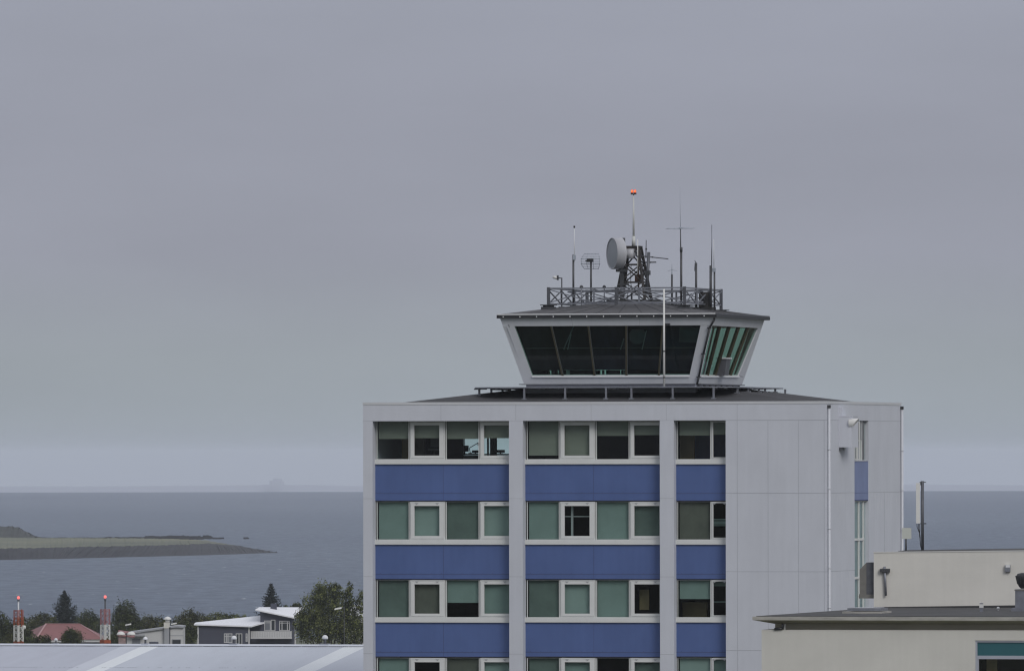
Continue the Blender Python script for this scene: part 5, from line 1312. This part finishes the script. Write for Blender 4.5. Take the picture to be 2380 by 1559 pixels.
A, B_, C_, D_ = Vector((N3(448.5, 0).x, -.5, N3(448.5, 1452).z)), Vector((N3(582, 0).x, -.5, N3(582, 1456.5).z)), Vector((N3(606, 0).x, 7.6, N3(604, 1434).z)), Vector((N3(604 - 10, 0).x, 7.6, N3(604, 1434).z))
up = Vector((0, 0, t_)); E_ = Vector((N3(448.5, 0).x, 7.6, N3(448.5, 1450.5).z)); C2 = Vector((N3(611, 0).x, 2.3, N3(611, 1449).z))
q._add([A, B_, C2, C_, E_] + [p + up for p in (A, B_, C2, C_, E_)], [(0, 1, 2, 3, 4), (5, 6, 7, 8, 9), (0, 1, 6, 5), (1, 2, 7, 6), (2, 3, 8, 7), (3, 4, 9, 8), (4, 0, 5, 9)]); q.build('lower_roof', M['white_roof'], nv)
q = MB(); A, B_, C_, D_ = Vector((N3(590.5, 0).x, 1.6, N3(590.5, 1418.5).z)), Vector((N3(683, 0).x, 1.6, N3(683, 1437.5).z)), Vector((N3(702, 0).x, 9, N3(702, 1415.5).z)), Vector((N3(597, 0).x, 9, N3(597, 1415.0).z))
q.hex8([A, B_, C_, D_, A + up, B_ + up, C_ + up, D_ + up]); q.build('upper_roof', M['white_roof'], nv)
q = MB(); a, b = N3(627, 1424), N3(641.5, 1403); q.box(a.x, b.x, 4, 4.8, a.z - .4, b.z); q.build('chimney', M['navy'], nv)
q = MB(); a, b = N3(582, 1481), N3(678, 1466); q.box(a.x, b.x, .9, .98, a.z, b.z); q.box(a.x, b.x, .9, 2.4, a.z - .16, a.z - .001)
q.mi = 1; i_ = a.x
while i_ < b.x: q.box(i_, i_ + .03, .885, .9, a.z + .05, b.z - .08); i_ += .22
q.build('balcony', [M['house_white'], M['house_grey']], nv)
for x, y_, n0_ in ((460.5, 1455, -.06), (578.8, 1455, -.06), (686, 1464, 1.0)):
    q = MB(); a = N3(x, 1500); q.box(a.x - .09, a.x + .09, n0_, n0_ + .15, 0, N3(x, y_).z); q.build('corner_post', M['house_white'], nv)
def nwin(name, x0, x1, y0, y1, n, bars=(), pal=False, hb=()):
    a, b = N3(x0, y1), N3(x1, y0); t_ = .09; q = MB()
    q.box(a.x, a.x + t_, n - .06, n, a.z, b.z); q.box(b.x - t_, b.x, n - .06, n, a.z, b.z); q.box(a.x + t_, b.x - t_, n - .06, n, b.z - t_, b.z); q.box(a.x + t_, b.x - t_, n - .06, n, a.z, a.z + t_)
    for x in bars: c = N3(x, y0).x; q.box(c - .05, c + .05, n - .055, n, a.z + t_, b.z - t_)
    for y in hb: c = N3(x0, y).z; q.box(a.x + t_, b.x - t_, n - .05, n, c - .04, c + .04)
    wq = q.build(name, M['house_white'], nv)
    q = MB(); q.box(a.x + t_, b.x - t_, n - .03, n - .01, a.z + t_, b.z - t_); q.build('pane', M['house_glass_pale' if pal else 'house_glass'], wq)
nwin('window', 613, 628, 1442, 1465.5, 2.4, (), True, (1447,)); nwin('door', 628.5, 639, 1440, 1466, 2.39); nwin('window', 648, 672.5, 1442.5, 1465.5, 2.4, (654.5, 667), False, (1447.5,))
nwin('window', 520.5, 540, 1471, 1493, 0, (526.5, 530), True, (1478,)); nwin('door', 548, 563, 1471, 1497, -.01, (555.5,)); nwin('window', 571, 575.5, 1471, 1490, 0, (), True, (1480,))

# white house
d = 1260; zg = ground_z(d)
wh = thing('white_house', 'low white gabled house with a pale square chimney', 'house', Vector((W3(360, 1500, d).x, d, zg)), 0)
nb = Vector(wh.location)
def N3(x, y, dy=0.0): return W3(x, y, d + dy) - nb
q = MB(); g0, g1, g2, g3 = N3(294, 1473), N3(410, 1458), N3(425.5, 1459), N3(330, 1468)
q.prism([(g0.x, 0, 0), (g2.x, 0, 0), (g2.x, 0, g2.z), (g1.x, 0, g1.z), (g0.x, 0, g0.z)], (0, 8, 0)); q.build('wall', M['house_white'], wh)
q = MB(); e0, e1 = N3(300, 1472), N3(411, 1457); q.hex8([(e0.x, -.3, e0.z), (e1.x, -.3, e1.z), (e1.x, 8.3, e1.z), (e0.x, 8.3, e0.z), (e0.x, -.3, e0.z + .2), (e1.x, -.3, e1.z + .2), (e1.x, 8.3, e1.z + .2), (e0.x, 8.3, e0.z + .2)])
e2 = N3(427, 1458.5); q.hex8([(e1.x, -.3, e1.z), (e2.x, -.3, e2.z), (e2.x, 8.3, e2.z), (e1.x, 8.3, e1.z), (e1.x, -.3, e1.z + .2), (e2.x, -.3, e2.z + .2), (e2.x, 8.3, e2.z + .2), (e1.x, 8.3, e1.z + .2)]); q.build('roof', M['house_grey'], wh)
q = MB(); a, b = N3(381, 1459), N3(394.5, 1445.5); q.box(a.x, b.x, -.55, .4, a.z, b.z); q.mi = 1; q.box(a.x + .06, b.x - .04, -.5, .3, 0, a.z); chm = q.build('chimney', [M['cream'], M['house_grey']], wh)
q = MB(); c = N3(389.5, 1445); q.tube((c.x, -.1, c.z), (c.x, -.1, c.z + .35), .26, n=12); q.lathe([(.47, .32), (.45, .42), (.25, .62), (.001, .70)], (c.x, -.1, c.z), None, 16); q.build('chimney_cap', M['white'], chm)
def hw2(name, x0, x1, y0, y1, n, m='house_glass'):
    a, b = N3(x0, y1), N3(x1, y0); q = MB(); q.box(a.x - .08, b.x + .08, n - .05, n, a.z - .08, b.z + .08); o_ = q.build(name, M['house_grey'], wh)
    q = MB(); q.box(a.x, b.x, n - .08, n - .051, a.z, b.z); q.build('pane', M[m], o_)
hw2('window', 401, 419.5, 1486, 1496, 0); hw2('window', 308, 325, 1484, 1498, 0, 'house_glass_pale')
q = MB(); a, b = N3(298, 1477.5), N3(337, 1473.5); q.box(a.x, b.x, -.9, -.002, a.z, b.z); q.build('porch_roof', M['house_grey'], wh)
q = MB(); a, b = N3(395.6, 1459), N3(426, 1458); z_ = N3(400, 1476).z; q.box(a.x, b.x, -.03, -.002, z_ - .04, z_ + .04); q.build('string_course', M['house_grey'], wh)
# red roofed house
d = 1310; zg = ground_z(d)
rh = thing('red_house', 'house with a faded red hipped roof between the two lattice masts', 'house', Vector((W3(150, 1500, d).x, d, zg)), 0)
nb = Vector(rh.location)
q = MB()
fl_, fr_, rl_, rr_, bl_ = N3(82, 1487.5), N3(240, 1484.5), N3(103, 1450.6), N3(182, 1450.6), N3(50, 1470)
fl_.y = 0; fr_.y = 0; rl_.y = 5; rr_.y = 5; br_ = Vector((fr_.x + .2, 10, fr_.z)); bl_ = Vector((N3(58, 1487).x, 10, fl_.z + 1.0))
q._add([fl_, fr_, rr_, rl_, br_, bl_], [(0, 1, 2, 3), (1, 4, 2), (0, 3, 5), (3, 2, 4, 5)]); q.build('roof', M['red_roof'], rh)
q = MB(); q.bar(fl_ + Vector((0, 0, .04)), rl_ + Vector((0, 0, .04)), .2, .08); q.bar(rl_ + Vector((0, 0, .04)), rr_ + Vector((0, 0, .04)), .1, .06); q.bar(rr_ + Vector((0, 0, .03)), fr_ + Vector((0, 0, .03)), .12, .06); q.build('ridge_cap', M['red_ridge'], rh)
q = MB(); q.box(fl_.x, fr_.x, -.06, .12, fl_.z - .22, fl_.z - .002); q.build('fascia', M['house_white'], rh)
q = MB(); q.box(fl_.x + .4, fr_.x - .4, .5, 9.5, 0, fl_.z - .1); q.build('wall', M['navy'], rh)
# small red porch roof and white building glimpsed behind the big tree
d = 1235; zg = ground_z(d)
o = thing('red_shed', 'small shed with a red roof left of the white house', 'shed', Vector((W3(290, 1500, d).x, d, zg)), 0); nb = Vector(o.location)
q = MB(); a, b, c = N3(274, 1477), N3(313, 1481), N3(280, 1470); q.hex8([(a.x, -1, a.z), (b.x, -1, b.z), (b.x, 2, b.z + .5), (a.x, 2, a.z + .55), (a.x, -1, a.z + .12), (b.x, -1, b.z + .12), (b.x, 2, b.z + .62), (a.x, 2, a.z + .67)]); q.build('roof', M['red_roof'], o)
q = MB(); a, b = N3(276, 1490), N3(292, 1478); q.box(a.x, b.x, -.8, 1.8, 0, b.z - .02); q.build('wall', mat('pink_wall', (.32, .23, .22), .8, var=.3, vscale=(2, 2, 2)), o)
d = 1420; zg = ground_z(d)
o = thing('pale_house', 'pale roofed house glimpsed through the right side of the big tree', 'house', Vector((W3(832, 1500, d).x, d, zg)), 0); nb = Vector(o.location)
q = MB(); a, b = N3(812, 1416), N3(860, 1409); q.hex8([(a.x, -.4, a.z - .9), (b.x, -.4, a.z - .9), (b.x, 5, b.z), (a.x, 5, b.z), (a.x, -.4, a.z - .75), (b.x, -.4, a.z - .75), (b.x, 5, b.z + .15), (a.x, 5, b.z + .15)]); q.build('roof', M['white_roof'], o)
q = MB(); q.box(a.x + .3, b.x - .3, 0, 5, 0, a.z - 1.0); q.build('wall', M['house_white'], o)

# ---------------------------------------------------------------- street lamps
def street_lamp(label, x, y, d, heads, arm, m='dark'):
    zg = ground_z(d); p = W3(x, y, d); o = thing('street_lamp', label, 'lamp', Vector((p.x, d, zg)), 0, 'street lamps beyond the hangar'); h_ = p.z - zg
    q = MB(); q.tube((0, 0, 0), (0, 0, h_), .065, .045, 8); q.build('post', M[m], o)
    k = 1 / PXM(d)
    for dx, dy, kind in heads:
        q = MB()
        c = Vector((dx * k, 0, h_ - dy * k))
        if kind == 'dome': q.lathe([(.001, -.02), (.46, 0), (.47, .08), (.36, .27), (.18, .37), (.001, .4)], c, None, 18)
        else: q.hex8([c + Vector(v) for v in ((-.42, -.18, -.06), (.36, -.18, .05), (.36, .18, .05), (-.42, .18, -.06), (-.36, -.14, .10), (.36, -.14, .24), (.36, .14, .24), (-.36, .14, .10))])
        q.build('lamp_head', M['white'], o)
        q = MB(); q.tube((0, 0, h_ - .1), c + Vector((0, 0, -.02)), .05); q.build('arm', M[m], o)
    return o
street_lamp('twin dome white street lamp left of the white house', 294, 1470, 1120, [(-13, 5, 'dome'), (11, 5, 'dome')], True)
street_lamp('flat white street lamp in front of the tall rounded tree', 294.3, 1448, 1340, [(4, 4, 'flat')], True)
street_lamp('grey street lamp with a flat head right of the white chimney', 405.5, 1448, 1400, [(-1, 2, 'flat')], True, 'galv')
street_lamp('white headed street lamp in front of the big tree crown', 800, 1408, 1120, [(-14, 7, 'flat')], True, 'black')
q0 = W3(394.6, 1459, 1100)
o = thing('dark_pole', 'thin dark pole in front of the white house chimney', 'pole', Vector((q0.x, 1100, ground_z(1100))), 0)
q = MB(); q.tube((0, 0, 0), (0, 0, q0.z - ground_z(1100)), .07, .06, 8); q.build('shaft', M['black'], o); q = MB(); q.tube((0, 0, q0.z - ground_z(1100)), (0, 0, q0.z - ground_z(1100) + .1), .09, n=8); q.build('cap', M['dark'], o)

# ---------------------------------------------------------------- the air
hz_ = MB(); hz_.box(-9000, 9000, -11000, 24500, -42, 58)
hm = bpy.data.materials.new('haze'); hm.use_nodes = True; t = hm.node_tree
for n_ in list(t.nodes): t.nodes.remove(n_)
pv = t.nodes.new('ShaderNodeVolumePrincipled'); pv.inputs['Color'].default_value = (.86, .90, .98, 1); pv.inputs['Density'].default_value = 4.6e-5; pv.inputs['Anisotropy'].default_value = 0.0
ho = t.nodes.new('ShaderNodeOutputMaterial'); t.links.new(pv.outputs[0], ho.inputs['Volume'])
tag(hz_.build('haze', hm), kind='stuff')
